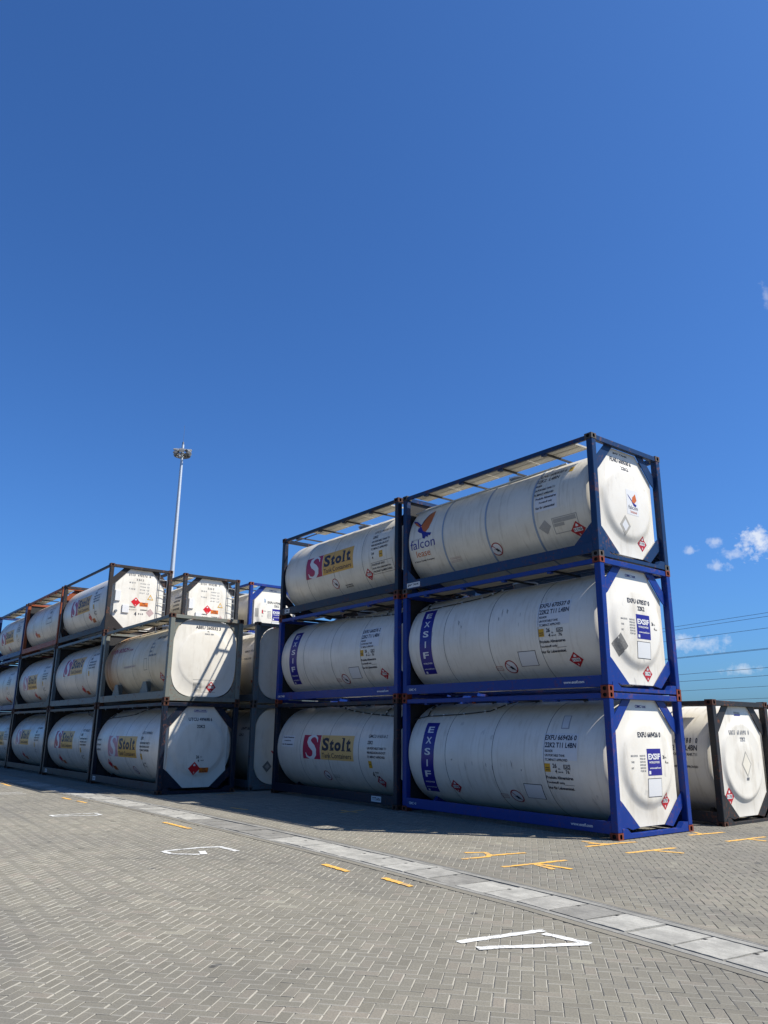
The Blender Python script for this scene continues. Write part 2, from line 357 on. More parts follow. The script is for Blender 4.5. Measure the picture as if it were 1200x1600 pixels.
def placard(d, x, y, r, num='1170', red='placard_red', kx=1.0):
    d.poly([(x-r*kx, y), (x, y-r), (x+r*kx, y), (x, y+r)], red, 1)
    d.poly([(x-.03*kx, y+r*.38), (x+.03*kx, y+r*.38), (x+.035*kx, y+r*.52), (x, y+r*.74), (x-.035*kx, y+r*.52)], 'sticker_white', 2)
    if num:
        d.rect(x-r*.56*kx, y-r*.2, x+r*.56*kx, y+r*.24, 'sticker_white', 2); d.text(num, x-r*.48*kx, y-r*.13, r*.96*kx, r*.3, 'ink', 3, .02)
    d.text('3', x-.018*kx, y-r*.72, .036*kx, r*.24, 'sticker_white', 2)
def no_step(d, x, y, r=.17):
    d.ring(x, y, 0, r*.84, 'sticker_white', 0); d.ring(x, y, r*.84, r, 'sign_red', 1)
    d.poly([(x-r*.64, y+r*.58), (x-r*.55, y+r*.66), (x+r*.64, y-r*.58), (x+r*.55, y-r*.66)], 'sign_red', 2)
    d.poly([(x-r*.7, y+r*.12), (x-r*.2, y+.0), (x+r*.1, y+r*.18), (x+r*.45, y-r*.25), (x+r*.5, y-r*.45), (x-r*.05, y-r*.32), (x-r*.1, y-r*.12), (x-r*.68, y+.02)], 'ink', 3)

# ------------------------------------------------------------------ tank container
def oct_r(th):
    y, z = math.cos(th), math.sin(th); a, zt, zb, h, t = .935, .62, -.71, .44, 1.155
    best = 9
    for (nx, nz_, d_) in ((1, 0, a), (-1, 0, a), (0, 1, t), (0, -1, t)):
        q = nx*y+nz_*z
        if q > 1e-6: best = min(best, d_/q)
    for sy in (1, -1):
        for (p, q_) in (((sy*a, zt), (sy*h, t)), ((sy*a, zb), (sy*h, -t))):
            ex, ez = q_[0]-p[0], q_[1]-p[1]; nx, nz_ = -ez, ex; dd = nx*p[0]+nz_*p[1]
            if dd < 0: nx, nz_, dd = -nx, -nz_, -dd
            q = nx*y+nz_*z
            if q > 1e-6: best = min(best, dd/q)
    return best
def sup_r(th): c, s_ = abs(math.cos(th)), abs(math.sin(th)); n = 3.3; return 1/((c/1.055)**n+(s_/1.17)**n)**(1/n)
OCTC = [math.atan2(z, y) for y, z in ((.935, .62), (.44, 1.155), (-.44, 1.155), (-.935, .62), (-.935, -.71), (-.44, -1.155), (.44, -1.155), (.935, -.71))]
def tank_mesh(style, mat, mat_end):
    octs = style in ('oct', 'dark', 'square'); Rf = oct_r if octs else sup_r
    ths = [2*math.pi*k/96-math.pi for k in range(96)]
    if octs:
        for c in OCTC:
            k = min(range(96), key=lambda i: abs(ths[i]-c)); ths[k] = c
    n = 96; rings = []; mt = []
    def ring(fn, m): rings.append([fn(th) for th in ths]); mt.append(m)
    for fr in (.04, .12, .2, .28, .36, .44, .50, .56, .62, .66, .70, .74, .78, .82, .86, .90):
        ring(lambda th, fr=fr: (dome_x(fr*math.cos(th), fr*math.sin(th), style), fr*math.cos(th), fr*math.sin(th)), mat_end)
    for k in (.97, .995): ring(lambda th, k=k: (dome_x(9, 9, style), k*Rf(th)*math.cos(th), k*Rf(th)*math.sin(th)), mat_end)
    ring(lambda th: (dome_x(9, 9, style)-.006, Rf(th)*math.cos(th), Rf(th)*math.sin(th)), mat_end)
    back = -.20
    ring(lambda th: (back, min(Rf(th)*1.005, RT)*math.cos(th), min(Rf(th)*1.005, RT)*math.sin(th)), mat_end)
    for x, k in ((-.235, .72), (-.27, .92), (-.32, 1.0)):
        ring(lambda th, x=x, k=k: (x, (min(Rf(th)*1.005, RT)*(1-k)+RT*k)*math.cos(th), (min(Rf(th)*1.005, RT)*(1-k)+RT*k)*math.sin(th)), mat)
    for x, R_ in ((-1.5, RT), (-3, RT), (-4.5, RT), (-5.84, RT), (-5.88, RT-.008), (-5.902, RT-.04), (-5.915, RT-.10), (-5.945, RT-.17), (-5.97, .6), (-5.99, .1)):
        ring(lambda th, x=x, R_=R_: (x, R_*math.cos(th), R_*math.sin(th)), mat)
    mb = MB(); vs = [(x, YC+y, ZC+z) for rg in rings for x, y, z in rg]
    o = len(mb.v)
    for i in range(len(rings)-1):
        fs = [(i*n+k, i*n+(k+1) % n, (i+1)*n+(k+1) % n, (i+1)*n+k) for k in range(n)]
        mb.f += fs; mb.m += [mt[i]]*n; mb.sm += [True]*n
    mb.v = vs; mb.f += [tuple(range(n-1, -1, -1)), tuple((len(rings)-1)*n+k for k in range(n))]; mb.m += [mat_end, mat]; mb.sm += [True, True]
    return mb.mesh('tank', SHIFT, sharp=28)
def band_mesh(x, w, mat, h=.004, a0=0, a1=2*math.pi):
    mb = MB(); n = 72; vs = []
    for k in range(n+1):
        a = a0+(a1-a0)*k/n
        for xx, rr in ((x-w/2, RT-.002), (x-w/2, RT+h), (x+w/2, RT+h), (x+w/2, RT-.002)): vs.append((xx, YC-rr*math.cos(a), ZC+rr*math.sin(a)))
    fs = [(4*k+j, 4*k+j+1, 4*k+5+j, 4*k+4+j) for k in range(n) for j in range(3)]
    mb.add(vs, fs, mat, True); return mb.mesh('seam_band', SHIFT)
def casting_mesh(mat, sx, sy, top):
    """ISO corner casting with open oval holes in its outer faces"""
    cx, cy, cz = .178, .162, .118
    x1 = 0 if sx > 0 else -L; x0 = x1-cx*sx; y1 = W if sy > 0 else 0; y0 = y1-cy*sy; z0 = (H-cz) if top else 0; z1 = z0+cz
    mb = MB()
    def face(P, w, h, rw, rh, depth, nrm):
        # P(u,v,d) maps
        n = 24; outer = []; inner = []
        for k in range(n):
            a = 2*math.pi*(k+.5)/n; c, s_ = math.cos(a), math.sin(a)
            q = min((w/2)/abs(c) if abs(c) > 1e-6 else 9, (h/2)/abs(s_) if abs(s_) > 1e-6 else 9)
            outer.append((w/2+c*q, h/2+s_*q))
            e = 3.0; rr = 1/((abs(c)/rw)**e+(abs(s_)/rh)**e)**(1/e); inner.append((w/2+c*rr, h/2+s_*rr))
        # snap to the rectangle corners
        for cxy in ((0, 0), (w, 0), (w, h), (0, h)):
            k = min(range(n), key=lambda i: (outer[i][0]-cxy[0])**2+(outer[i][1]-cxy[1])**2); outer[k] = cxy
        vs = [P(a, b, 0) for a, b in outer]+[P(a, b, 0) for a, b in inner]+[P(a, b, depth) for a, b in inner]
        fs = [(k, (k+1) % n, n+(k+1) % n, n+k) for k in range(n)]
        mb.add(vs, fs, mat)
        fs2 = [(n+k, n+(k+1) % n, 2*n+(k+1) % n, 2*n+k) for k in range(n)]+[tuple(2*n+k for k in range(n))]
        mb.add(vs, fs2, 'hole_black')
    face(lambda a, b, d: (x1-sx*d, y0+(y1-y0)*a/cy, z0+b), cy, cz, .034, .042, .03, 0)
    face(lambda a, b, d: (x0+(x1-x0)*a/cx, y1-sy*d, z0+b), cx, cz, .040, .036, .03, 0)
    vs = [(x0, y0, z0), (x1, y0, z0), (x1, y1, z0), (x0, y1, z0), (x0, y0, z1), (x1, y0, z1), (x1, y1, z1), (x0, y1, z1)]
    quads = [(0, 3, 2, 1), (4, 5, 6, 7), (0, 1, 5, 4), (3, 0, 4, 7)]
    mb.add(vs, quads, mat)
    return mb.mesh('corner_casting', SHIFT)
CACHE = {}
def cached(key, fn):
    if key not in CACHE: CACHE[key] = fn()
    return CACHE[key]
def B(name, boxes, mat, bev=.006):
    mb = MB()
    for a, b_ in boxes: mb.box(a, b_, mat, bev)
    return mb.mesh(name, SHIFT)
def side_pt(u_, s_, off=0): ph = s_/RT; return (u_, YC-(RT+off)*math.cos(ph), ZC+(RT+off)*math.sin(ph))

def container(label, group, x, y, z, yaw_, pitch, paintm, cast, clad_m, end_m=None, style='oct', seams='seam_grey', pipe=None, walkway=True, legs=False, ladder=False, side_gusset=False, rear='ring', walk_from=0, category='tank container'):
    e = bpy.data.objects.new('tank_container', None); COL.objects.link(e); e.empty_display_size = .5
    Rm = Matrix.Rotation(yaw_, 4, 'Z') @ Matrix.Rotation(-pitch, 4, 'Y')
    c = Rm @ Vector((-L/2, W/2, 0)); e.matrix_world = Matrix.Translation(Vector((x, y, z))+c) @ Rm
    e['label'] = label; e['category'] = category; e['group'] = group
    end_m = end_m or clad_m
    E = e
    P = paintm
    # posts with castings
    for sx, xa, xb in ((1, -.150, -.006), (-1, -L+.006, -L+.155)):
        for sy, ya, yb in ((-1, .006, .150), (1, W-.150, W-.006)):
            # open channel-like post: outer flanges plus web
            def post(xa=xa, xb=xb, ya=ya, yb=yb):
                mb = MB(); mb.box((xa, ya, .118), (xb, yb, H-.118), P, .012)
                return mb.mesh('corner_post', SHIFT)
            po = link('corner_post', cached(('post', P, sx, sy), post), E)
            for top in (0, 1): link('corner_casting', cached(('cast', cast, sx, sy, top), lambda sx=sx, sy=sy, top=top: casting_mesh(cast, sx, sy, top)), po)
    for sy in (0, 1):
        y0, y1 = (.012, .072) if sy == 0 else (W-.072, W-.012)
        link('top_rail', cached(('tr', P, sy), lambda: B('top_rail', [((-L+.15, y0, H-.125), (-.15, y1, H-(.03 if sy == 0 else .006)))], P)), E)
        def br():
            mb = MB(); ya, yb = (y0, y0+.012) if sy == 0 else (y1-.012, y1)
            mb.box((-L+.15, ya, .092 if sy == 0 else .012), (-.15, yb, .306 if sy == 0 else .50), P, .003)
            yi = y0+.0125 if sy == 0 else y1-.0125; yj = y0+.075 if sy == 0 else y1-.075
            mb.box((-L+.15, yi, .290), (-.15, yj, .302), P, .002); mb.box((-L+.15, yi, .096), (-.15, yj, .108), P, .002)
            return mb.mesh('bottom_rail', SHIFT)
        link('bottom_rail', cached(('br', P, sy), br), E)
    for xe, s_ in ((0, 1), (-L, -1)):
        def topbeam(): return B('end_beam', [((xe-s_*.012, .155, H-.128), (xe-s_*.11, W-.155, H-.02))], P)
        link('end_beam', cached(('tb', P, s_), topbeam), E)
        def botbeam():
            mb = MB()
            if style == 'round': pr = [(.156, .03), (W-.156, .03), (W-.156, .16), (.156, .16)]
            else: pr = [(.156, .015), (W-.156, .015), (W-.156, .185), (W-.30, .185), (W-.42, .085), (.42, .085), (.30, .185), (.156, .185)]
            mb.prism(pr, 0, xe-s_*.008, xe-s_*.125, P); return mb.mesh('end_beam', SHIFT)
        link('end_beam', cached(('bb', P, s_, style == 'round'), botbeam), E)
    # end gussets / end plate
    a, zt, zb, h, t = .925, .62, -.71, .43, 1.155
    for xe, s_ in ((0, 1), (-L, -1)):
        if style == 'round' and s_ == 1:
            def plate():
                mb = MB(); N_ = 64
                inner = [(YC+sup_r(2*math.pi*k/N_)*1.025*math.cos(2*math.pi*k/N_), ZC+sup_r(2*math.pi*k/N_)*1.02*math.sin(2*math.pi*k/N_)) for k in range(N_)]
                outer = [(.152, .12), (W-.152, .12), (W-.152, H-.125), (.152, H-.125)]
                inner = [(min(max(p[0], .158), W-.158), min(max(p[1], .128), H-.129)) for p in inner]
                mb.prism(outer, 0, -.085, -.105, P, [inner[::-1]]); return mb.mesh('end_plate', SHIFT)
            link('end_plate', cached(('plate', P), plate), E); continue
        if s_ < 0 and rear == 'ring':
            def rr_():
                mb = MB(); N_ = 48
                inner = [(YC+1.06*math.cos(2*math.pi*k/N_), ZC+1.06*math.sin(2*math.pi*k/N_)) for k in range(N_)]
                outer = [(.152, .19), (W-.152, .19), (W-.152, H-.13), (.152, H-.13)]
                inner = [(min(max(p[0], .16), W-.16), max(p[1], .2)) for p in inner]
                mb.prism(outer, 0, -L+.055, -L+.07, 'rubber', [inner[::-1]]); return mb.mesh('rear_shade_plate', SHIFT)  # added plate; the dark rubber tone stands in for shaded rear corners
            link('rear_shade_plate', cached(('rear', P), rr_), E); continue
        for sy in (-1, 1):
            for up in ((0,) if (s_ < 0 and rear == 'open') else (1, 0)):
                def gus(sy=sy, up=up):
                    if up: pts = [(a-.012, zt-.012), (h-.01, t), (.68, t), (1.067, .76), (1.067, .50)]
                    elif sy == 1 or s_ < 0: pts = [(a-.012, zb+.012), (h-.012, -t+.003), (.66, -t-.04), (1.067, -.84), (1.067, -.58)]
                    else: pts = [(a-.012, zb+.012), (h-.012, -t+.003), (.66, -t-.02), (.80, -1.13), (1.067, -1.13), (1.067, -.58)]
                    mb = MB(); mb.prism([(YC+sy*p, ZC+q) for p, q in pts], 0, xe-s_*.085, xe-s_*.105, P)
                    if up:  # folded lip
                        q0, q1 = Vector((1.067, .50)), Vector((.43, 1.155))
                    return mb.mesh('corner_gusset', SHIFT)
                link('corner_gusset', cached(('gus', P, s_, sy, up), gus), E)
    if side_gusset:
        for xg, g1, hg in ((-.15, -.62, .72), (-L+.15, -L+.5, .62)):
            def sg():
                mb = MB(); mb.prism([(xg, .30), (xg, hg), (g1, .30)], 1, .03, .045, P)
                return mb.mesh('side_gusset', SHIFT)
            link('side_gusset', cached(('sg', P, xg), sg), E)
    # tank with seams, saddles
    tk = link('tank', cached(('tank', style, clad_m, end_m), lambda: tank_mesh(style, clad_m, end_m)), E)
    sw = .05 if seams == 'band_steel' else .012
    for sx in (-4.58, -3.11, -1.68): link('seam_band', cached(('seam', seams, sx), lambda sx=sx: band_mesh(sx, sw, seams, .007 if sw > .02 else .003)), tk)
    for sx in (-.55, -5.45):
        def sad(sx=sx):
            mb = MB(); mb.prism([(.09, .10), (W-.09, .10), (W-.09, .15), (W-.42, .17), (YC+.62, ZC-.96), (YC+.3, ZC-1.12), (YC, ZC-RT-.005), (YC-.3, ZC-1.12), (YC-.62, ZC-.96), (.42, .17), (.09, .15)], 0, sx-.04, sx+.04, P)
            return mb.mesh('saddle', SHIFT)
        link('saddle', cached(('sad', P, sx), sad), E)
    if legs:
        for lx in (-2.0, -4.6):
            def lg(lx=lx):
                mb = MB(); mb.prism([(lx-.35, .30), (lx+.35, .30), (lx+.12, .66), (lx-.12, .66)], 1, .10, .13, P); mb.box((lx-.10, .131, .35), (lx+.10, .30, .66), P, .004)
                return mb.mesh('cradle_leg', SHIFT)
            link('cradle_leg', cached(('leg', P, lx), lg), E)
    if walkway:
        def ww():
            mb = MB(); z0 = H-.075
            segs = [(-5.75, -4.48), (-4.46, -3.17), (-3.15, -1.89), (-1.87, -.55)][walk_from:]
            if walk_from: mb.box((-5.85, .34, z0), (segs[0][0]-.01, .37, z0+.03), 'steel_dark')
            for x0, x1 in segs:
                for ya, yb in ((.13, .15), (.60, .62), (.37, .38)): mb.box((x0, ya, z0), (x1, yb, z0+.04), 'aluminium')
                for xx in (x0, x1-.02): mb.box((xx, .151, z0), (xx+.02, .599, z0+.038), 'aluminium')
                n = int((x1-x0)/.036)
                for k in range(1, n): xx = x0+(x1-x0)*k/n; mb.box((xx, .152, z0+.004), (xx+.022, .598, z0+.033), 'aluminium')
                for yy in (.21, .27, .33, .43, .49, .55): mb.box((x0+.021, yy, z0+.012), (x1-.021, yy+.022, z0+.030), 'aluminium')
            return mb.mesh('walkway', SHIFT)
        wk = link('walkway', cached(('walk', walk_from), ww), E)
        for bx in (-5.2, -3.9, -2.6, -1.3):
            def br2(bx=bx):
                mb = MB(); mb.box((bx-.05, .02, H-.165), (bx+.05, .12, H-.128), P, .004); mb.box((bx-.02, .121, H-.12), (bx+.02, 1.05, H-.082), 'rubber'); mb.box((bx-.02, .95, ZC+RT-.03), (bx+.02, .98, H-.121), 'steel_dark')
                return mb.mesh('walkway_bracket', SHIFT)
            link('walkway_bracket', cached(('wbr', P, bx), br2), wk)
        # manway and valve boxes on the tank top
        def mw():
            mb = MB()
            mb.tube([(-3.0, YC, ZC+RT-.05), (-3.0, YC, ZC+RT+.07)], .27, 'steel_dark', 20); mb.tube([(-3.0, YC, ZC+RT+.071), (-3.0, YC, ZC+RT+.10)], .30, 'galvanised', 20)
            for k in range(6): q = k*math.pi/3; mb.box((-3.0+.27*math.cos(q)-.02, YC+.27*math.sin(q)-.02, ZC+RT+.102), (-3.0+.27*math.cos(q)+.02, YC+.27*math.sin(q)+.02, ZC+RT+.125), 'steel_dark')
            return mb.mesh('manway', SHIFT)
        link('manway', cached(('mw',), mw), tk)
    if pipe:
        pts0, mt = pipe
        def pp():
            mb = MB()
            for pts in pts0:
                dense = []
                for k in range(len(pts)-1):
                    for q in range(5): w = q/5; dense.append((pts[k][0]*(1-w)+pts[k+1][0]*w, pts[k][1]*(1-w)+pts[k+1][1]*w))
                dense.append(pts[-1])
                mb.tube([side_pt(u_, s_, .02) for u_, s_ in dense], .013 if mt == 'rubber' else .02, mt, 6)
                for k in range(3, len(dense)-1, 4): p = side_pt(*dense[k], .0); mb.box((p[0]-.025, p[1]-.02, p[2]-.005), (p[0]+.025, p[1]+.02, p[2]+.04), 'galvanised')
            return mb.mesh('vapour_line', SHIFT)
        link('vapour_line', cached(('pipe', mt, str(pts0)), pp), tk)
    if ladder:
        def ld():
            mb = MB()
            for yy in (W-.50, W-.20): mb.tube([(-.045, yy, .2), (-.045, yy, H-.14)], .014, 'steel_dark', 6)
            for k in range(7): z_ = .38+.30*k; mb.tube([(-.045, W-.50, z_), (-.045, W-.20, z_)], .011, 'steel_dark', 6)
            return mb.mesh('ladder', SHIFT)
        link('ladder', cached(('ladder',), ld), E)
    return e, tk

# ---- lettering sets ------------------------------------------------
def small_lines(d, x, s_top, lines, h=.055, step=.095, w=.62, mat='ink'):
    for k, ln in enumerate(lines): d.text(ln, x, s_top-k*step, w*len(ln)/22, h, mat, 1, .008)
def exsif_side(tk, num, s0=0.0, xs=0.0, placard_at=(-.90, -.71), warp=(-.05, .02, .06, .03, -.07)):
    d = Decal('side', warp=lambda q: float(np.interp(q, [-.95+s0, -.45+s0, .05+s0, .45+s0, .9+s0], warp)))
    d.rect(-5.51+xs, -.83+s0, -5.07+xs, .87+s0, 'brand_blue', 0, 0)
    d.vtext('EXSIF', -5.29+xs, .76+s0, .155, .20, .255, 'sticker_white'); d.text('WORLDWIDE', -5.44+xs, -.56+s0, .32, .04, 'sticker_white', 1); d.text('www.exsif.com', -5.46+xs, -.70+s0, .36, .04, 'sticker_white', 1); d.rect(-5.44+xs, -.81+s0, -5.38+xs, -.75+s0, 'sticker_white', 1)
    d.make('logo_panel', tk, 'tall blue panel with white letters')
    d = Decal('side')
    d.rect(-1.72, .04+s0*.3, -.86, .56+s0*.3, 'sticker_white', 0)
    o = -.05
    d.text(num, -1.68, .43+s0*.4, .78, .105, 'ink', 1); d.text('22K2 T11 L4BN', -1.66, .285+s0*.4, .77, .10, 'ink', 1)
    for k, (ln, w) in enumerate((('RID/ADR', .2), ('UN PORTABLE TANK', .5), ('TC IMPACT APPROVED', .56))): d.text(ln, -1.65, .195-k*.083+s0*.4, w, .048, 'ink', 1)
    d.text('26', -1.47, -.10+s0*.4, .10, .085, 'ink', 1); d.text('4', -1.42, -.20+s0*.4, .05, .075, 'ink', 1); d.text('KL', -1.33, -.13+s0*.4, .05, .03, 'ink', 1); d.text('BAR WP', -1.34, -.19+s0*.4, .12, .03, 'ink', 1)
    d.text('UIC', -1.18, -.10+s0*.4, .12, .05, 'ink', 1); d.text('76', -1.16, -.20+s0*.4, .09, .07, 'ink', 1); d.frame(-1.20, -.115+s0*.4, -1.04, -.03+s0*.4, .012, 'ink', 1)
    for k, (ln, w) in enumerate((('Produits Alimentaires', .66), ('Foodstuff only', .44), ('Nur für Lebensmittel.', .64))): d.text(ln, -1.67-.01*k, -.315-k*.105+s0*.4, w, .062, 'ink', 1, .03)
    d.rect(-1.25, -.425+s0*.4, -1.02, -.418+s0*.4, 'ink', 1)
    d.make('lettering', tk)
    d = Decal('side'); d.rect(-1.67, -.18+s0*.4, -1.53, -.02+s0*.4, 'yellow_tag', 1); d.rect(-1.65, -.11+s0*.4, -1.55, -.095+s0*.4, 'ink', 2); d.rect(-1.65, -.15+s0*.4, -1.55, -.135+s0*.4, 'ink', 2); d.make('approval_tag', tk)
    d = Decal('side'); placard(d, *placard_at, .175); d.make('hazard_placard', tk)
    d = Decal('side'); no_step(d, -2.68, -.78+s0*.5); d.make('no_step_sign', tk)
    d = Decal('side'); d.poly([(-2.34, -.44+s0*.5), (-1.85, -.44+s0*.5), (-1.89, -.79+s0*.5), (-2.38, -.79+s0*.5)], 'ink', 0); d.poly([(-2.325, -.453+s0*.5), (-1.865, -.453+s0*.5), (-1.903, -.777+s0*.5), (-2.365, -.777+s0*.5)], 'sticker_white', 1); d.make('document_panel', tk)
    d = Decal('side'); d.frame(-3.13, -.85+s0*.5, -2.93, -.74+s0*.5, .01, 'sign_red', 1); d.text('NO STEP', -3.11, -.82+s0*.5, .15, .05, 'pale_pink', 1); d.make('warning_label', tk)
def rail_text(e, t, x, w, mat='sticker_white', z=.17, h=.055, box=None):
    d = Decal('rail')
    if box: d.rect(x-.03, z-.025, x+w+.03, z+h+.025, box, 0)
    d.text(t, x, z, w, h, mat, 1); d.make('rail_lettering', e)
def exsif_end(tk, num, ghost=True, pl=(.42, -.82), code=True, rust=True):
    d = Decal('end'); d.rect(-.11, -.25, .36, .24, 'brand_blue', 0); d.text('EXSIF', -.08, .04, .40, .11, 'sticker_white', 1, .04); d.text('WORLDWIDE', -.06, -.03, .35, .04, 'sticker_white', 1); d.text('www.exsif.com', -.05, -.13, .37, .035, 'sticker_white', 1); d.rect(-.08, -.225, -.02, -.165, 'sticker_white', 1)
    d.make('logo_panel', tk)
    d = Decal('end'); d.text('CIMC', -.25, 1.00, .20, .055, 'brand_blue', 1, .03); d.text('TANK', -.03, 1.00, .14, .045, 'brand_blue', 1)
    d.text(num, -.34, .45, .76, .10, 'ink', 1)
    if code: d.text('22K2', -.03, .32, .24, .09, 'ink', 1)
    for k, (a_, b_) in enumerate((('MAX.GROSS', '36000 KG'), ('', '79366 LB'), ('TARE', '3690 KG'), ('', '8135 LB'), ('NET', '32310 KG'), ('', '71231 LB'))):
        if a_: d.text(a_, -.60, .10-k*.055, .036*len(a_)*.62, .032, 'faded_ink', 1)
        d.text(b_, -.34, .10-k*.055, .17, .032, 'faded_ink', 1)
    d.text('26', .42, .05, .07, .07, 'ink', 1); d.text('4', .50, -.04, .035, .06, 'ink', 1); d.text('KL', .51, .06, .05, .025, 'ink', 1); d.text('BAR', .55, -.04, .07, .025, 'ink', 1)
    d.make('lettering', tk)
    d = Decal('end'); d.rect(-.13, -.64, .33, -.30, 'ink', 0); d.rect(-.118, -.628, .318, -.312, 'sticker_white', 1); d.make('document_panel', tk)
    d = Decal('end'); placard(d, pl[0], pl[1], .165); d.make('hazard_placard', tk)
    if ghost: d = Decal('end'); d.poly([(-.86, -.40), (-.64, -.64), (-.42, -.42), (-.63, -.17)], 'sticker_grey', 0); d.make('worn_placard', tk)
def stolt_side(tk, x, s_, num='', faded=False, w=2.5, h=.65, panel='gold', strip=0.0, text2=True, numx=-1.30):
    d = Decal('side'); red = 'faded_red' if faded else 'brand_red'; sw = .90*w/2.5; pw = w-sw-.03
    if strip != 1:
        d.rect(x, s_, x+sw, s_+h, red, 0)
        # the white S that runs over the red square
        P_ = [(.84, .70), (.80, .86), (.66, .975), (.48, .965), (.36, .86), (.34, .72), (.44, .59), (.58, .49), (.68, .37), (.68, .20), (.58, .06), (.40, .02), (.24, .10), (.17, .26)]
        Wd = [.02, .07, .10, .13, .15, .17, .20, .21, .19, .17, .14, .11, .07, .02]
        Lf, Rt = [], []
        for k, p in enumerate(P_):
            q0, q1 = P_[max(0, k-1)], P_[min(len(P_)-1, k+1)]; dx, dy = q1[0]-q0[0], q1[1]-q0[1]; n_ = math.hypot(dx, dy); nx, ny = -dy/n_*Wd[k]*.62, dx/n_*Wd[k]*.62
            c_ = lambda v: min(1, max(0, v))
            Lf.append((x+c_(p[0]+nx)*sw, s_+c_(p[1]+ny)*h)); Rt.append((x+c_(p[0]-nx)*sw, s_+c_(p[1]-ny)*h))
        for k in range(len(P_)-1): d._put([Lf[k], Lf[k+1], Rt[k+1], Rt[k]], [(0, 1, 2, 3)], 'sticker_white', 1)
    px = x+sw+.03
    d.rect(px, s_, px+pw, s_+h, panel, 0)
    # serif word
    hh = h
    d.text('S', px+.05*pw, s_+.36*hh, .21*pw, .54*hh, 'ink', 1, .04); d.text('t', px+.285*pw, s_+.38*hh, .13*pw, .46*hh, 'ink', 1, .05); d.text('o', px+.435*pw, s_+.37*hh, .20*pw, .36*hh, 'ink', 1, .05)
    d.text('l', px+.675*pw, s_+.38*hh, .06*pw, .52*hh, 'ink', 1, .03); d.text('t', px+.79*pw, s_+.38*hh, .13*pw, .50*hh, 'ink', 1, .04)
    for a_, b_, c_ in ((.645, .765, .38), (.29, .42, .38), (.80, .95, .38), (.64, .71, .87)): d.rect(px+a_*pw, s_+c_*hh, px+b_*pw, s_+(c_+.035)*hh, 'ink', 1)
    d.rect(px+.05*pw, s_+.74*hh, px+.065*pw, s_+.90*hh, 'ink', 1); d.rect(px+.05*pw, s_+.37*hh, px+.065*pw, s_+.54*hh, 'ink', 1)
    if text2: d.text('Tank', px+.04*pw, s_+.08*hh, .28*pw, .20*hh, 'ink', 1, .01); d.text('Containers', px+.34*pw, s_+.08*hh, .60*pw, .20*hh, 'ink', 1, .01)
    d.make('logo_panel', tk, 'faded red square beside a gold name panel' if faded else 'red and gold name panel')
def stolt_lines(tk, num, x=-1.30, s_=.34, extra=True, plac=(-1.02, -.72), red='placard_red', step=(-3.45, -.72), plate=False, yellow=True, mat='ink'):
    d = Decal('side'); d.text(num, x, s_, .80, .085, mat, 1, .01, .06); d.text('22K2', x, s_-.16, .22, .085, mat, 1)
    for k, (ln, w) in enumerate((('UN PORTABLE TANK T11', .80), ('900-RID/ADR-US-DOT', .78), ('TC IMPACT APPROVED', .74))): d.text(ln, x, s_-.29-k*.105, w, .06, mat, 1)
    if extra: d.text('4', x+.08, s_-1.00, .08, .16, mat, 1); d.text('BAR', x+.22, s_-.88, .14, .04, mat, 1); d.text('KPA', x+.22, s_-.99, .14, .04, mat, 1)
    d.make('lettering', tk)
    if yellow: d = Decal('side'); d.rect(x+.02, s_-.75, x+.16, s_-.57, 'yellow_tag', 0); d.rect(x+.04, s_-.67, x+.14, s_-.655, 'ink', 1); d.make('approval_tag', tk)
    d = Decal('side'); placard(d, plac[0], plac[1], .18, '1170' if not plate else None, red)
    if plate: d.rect(plac[0]+.14, plac[1]-.24, plac[0]+.46, plac[1]-.07, 'orange_plate', 1); d.text('30', plac[0]+.24, plac[1]-.14, .12, .05, 'ink', 2); d.text('1170', plac[0]+.19, plac[1]-.225, .22, .05, 'ink', 2)
    d.make('hazard_placard', tk)
    if step: d = Decal('side'); no_step(d, step[0], step[1], .16); d.make('no_step_sign', tk)

PIPE = [[(-5.95, .84), (-5.54, .94), (-5.16, .95), (-4.34, 1.0), (-3.57, 1.10), (-3.41, 1.25), (-3.2, 1.6)], [(-5.54, .94), (-5.70, 1.33), (-5.69, 1.57)]]
PIPE_R = [[(-.45, .93), (-1.01, .98), (-1.57, 1.03), (-2.14, 1.11), (-2.77, 1.22), (-3.37, 1.38), (-3.75, 1.69)], [(-1.01, .98), (-1.14, 1.2), (-1.07, 1.5)]]
G1 = 'tank containers in the near three-high stack'; G2 = 'tank containers in the second three-high stack'; G3 = 'tank containers in the long stacked block on the left'; G4 = 'single tank containers behind the near stack'
# near stack -----------------------------------------------------------
e, tk = container('blue framed white tank with EXFU 669426 0, bottom of the near stack', G1, 0, 0, 0, 0, 0, 'blue_paint', 'red_casting', 'white_cladding', pipe=(PIPE, 'rubber'))
tkb = tk; exsif_side(tk, 'EXFU 669426 0', -.12, .03, placard_at=(-4.45, -.73), warp=(-.15, -.02, .07, .09, .06)); exsif_end(tk, 'EXFU 669426 0', ghost=False, pl=(.50, -.73), code=False); rail_text(e, 'CIMC +3', -5.80, .26); rail_text(e, 'www.exsif.com', -1.05, .50)
d = Decal('side'); d.poly([(-1.40, .95), (-1.20, .95), (-1.14, .62), (-1.34, .62)], 'pale_ink', 0); d.poly([(-1.375, .93), (-1.22, .93), (-1.165, .64), (-1.32, .64)], 'sticker_white', 1); d.make('blank_label', tk)
e, tk = container('bright blue framed white tank with EXFU 670537 0, middle of the near stack', G1, 0, 0, H, 0, 0, 'blue_paint', 'red_casting', 'white_cladding', pipe=(PIPE, 'rubber'))
tkm = tk; exsif_side(tk, 'EXFU 670537 0', 0.02, 0.0); exsif_end(tk, 'EXFU 670537 0', pl=(.27, -.92)); rail_text(e, 'CIMC +3', -5.80, .26); rail_text(e, 'www.exsif.com', -1.05, .50)
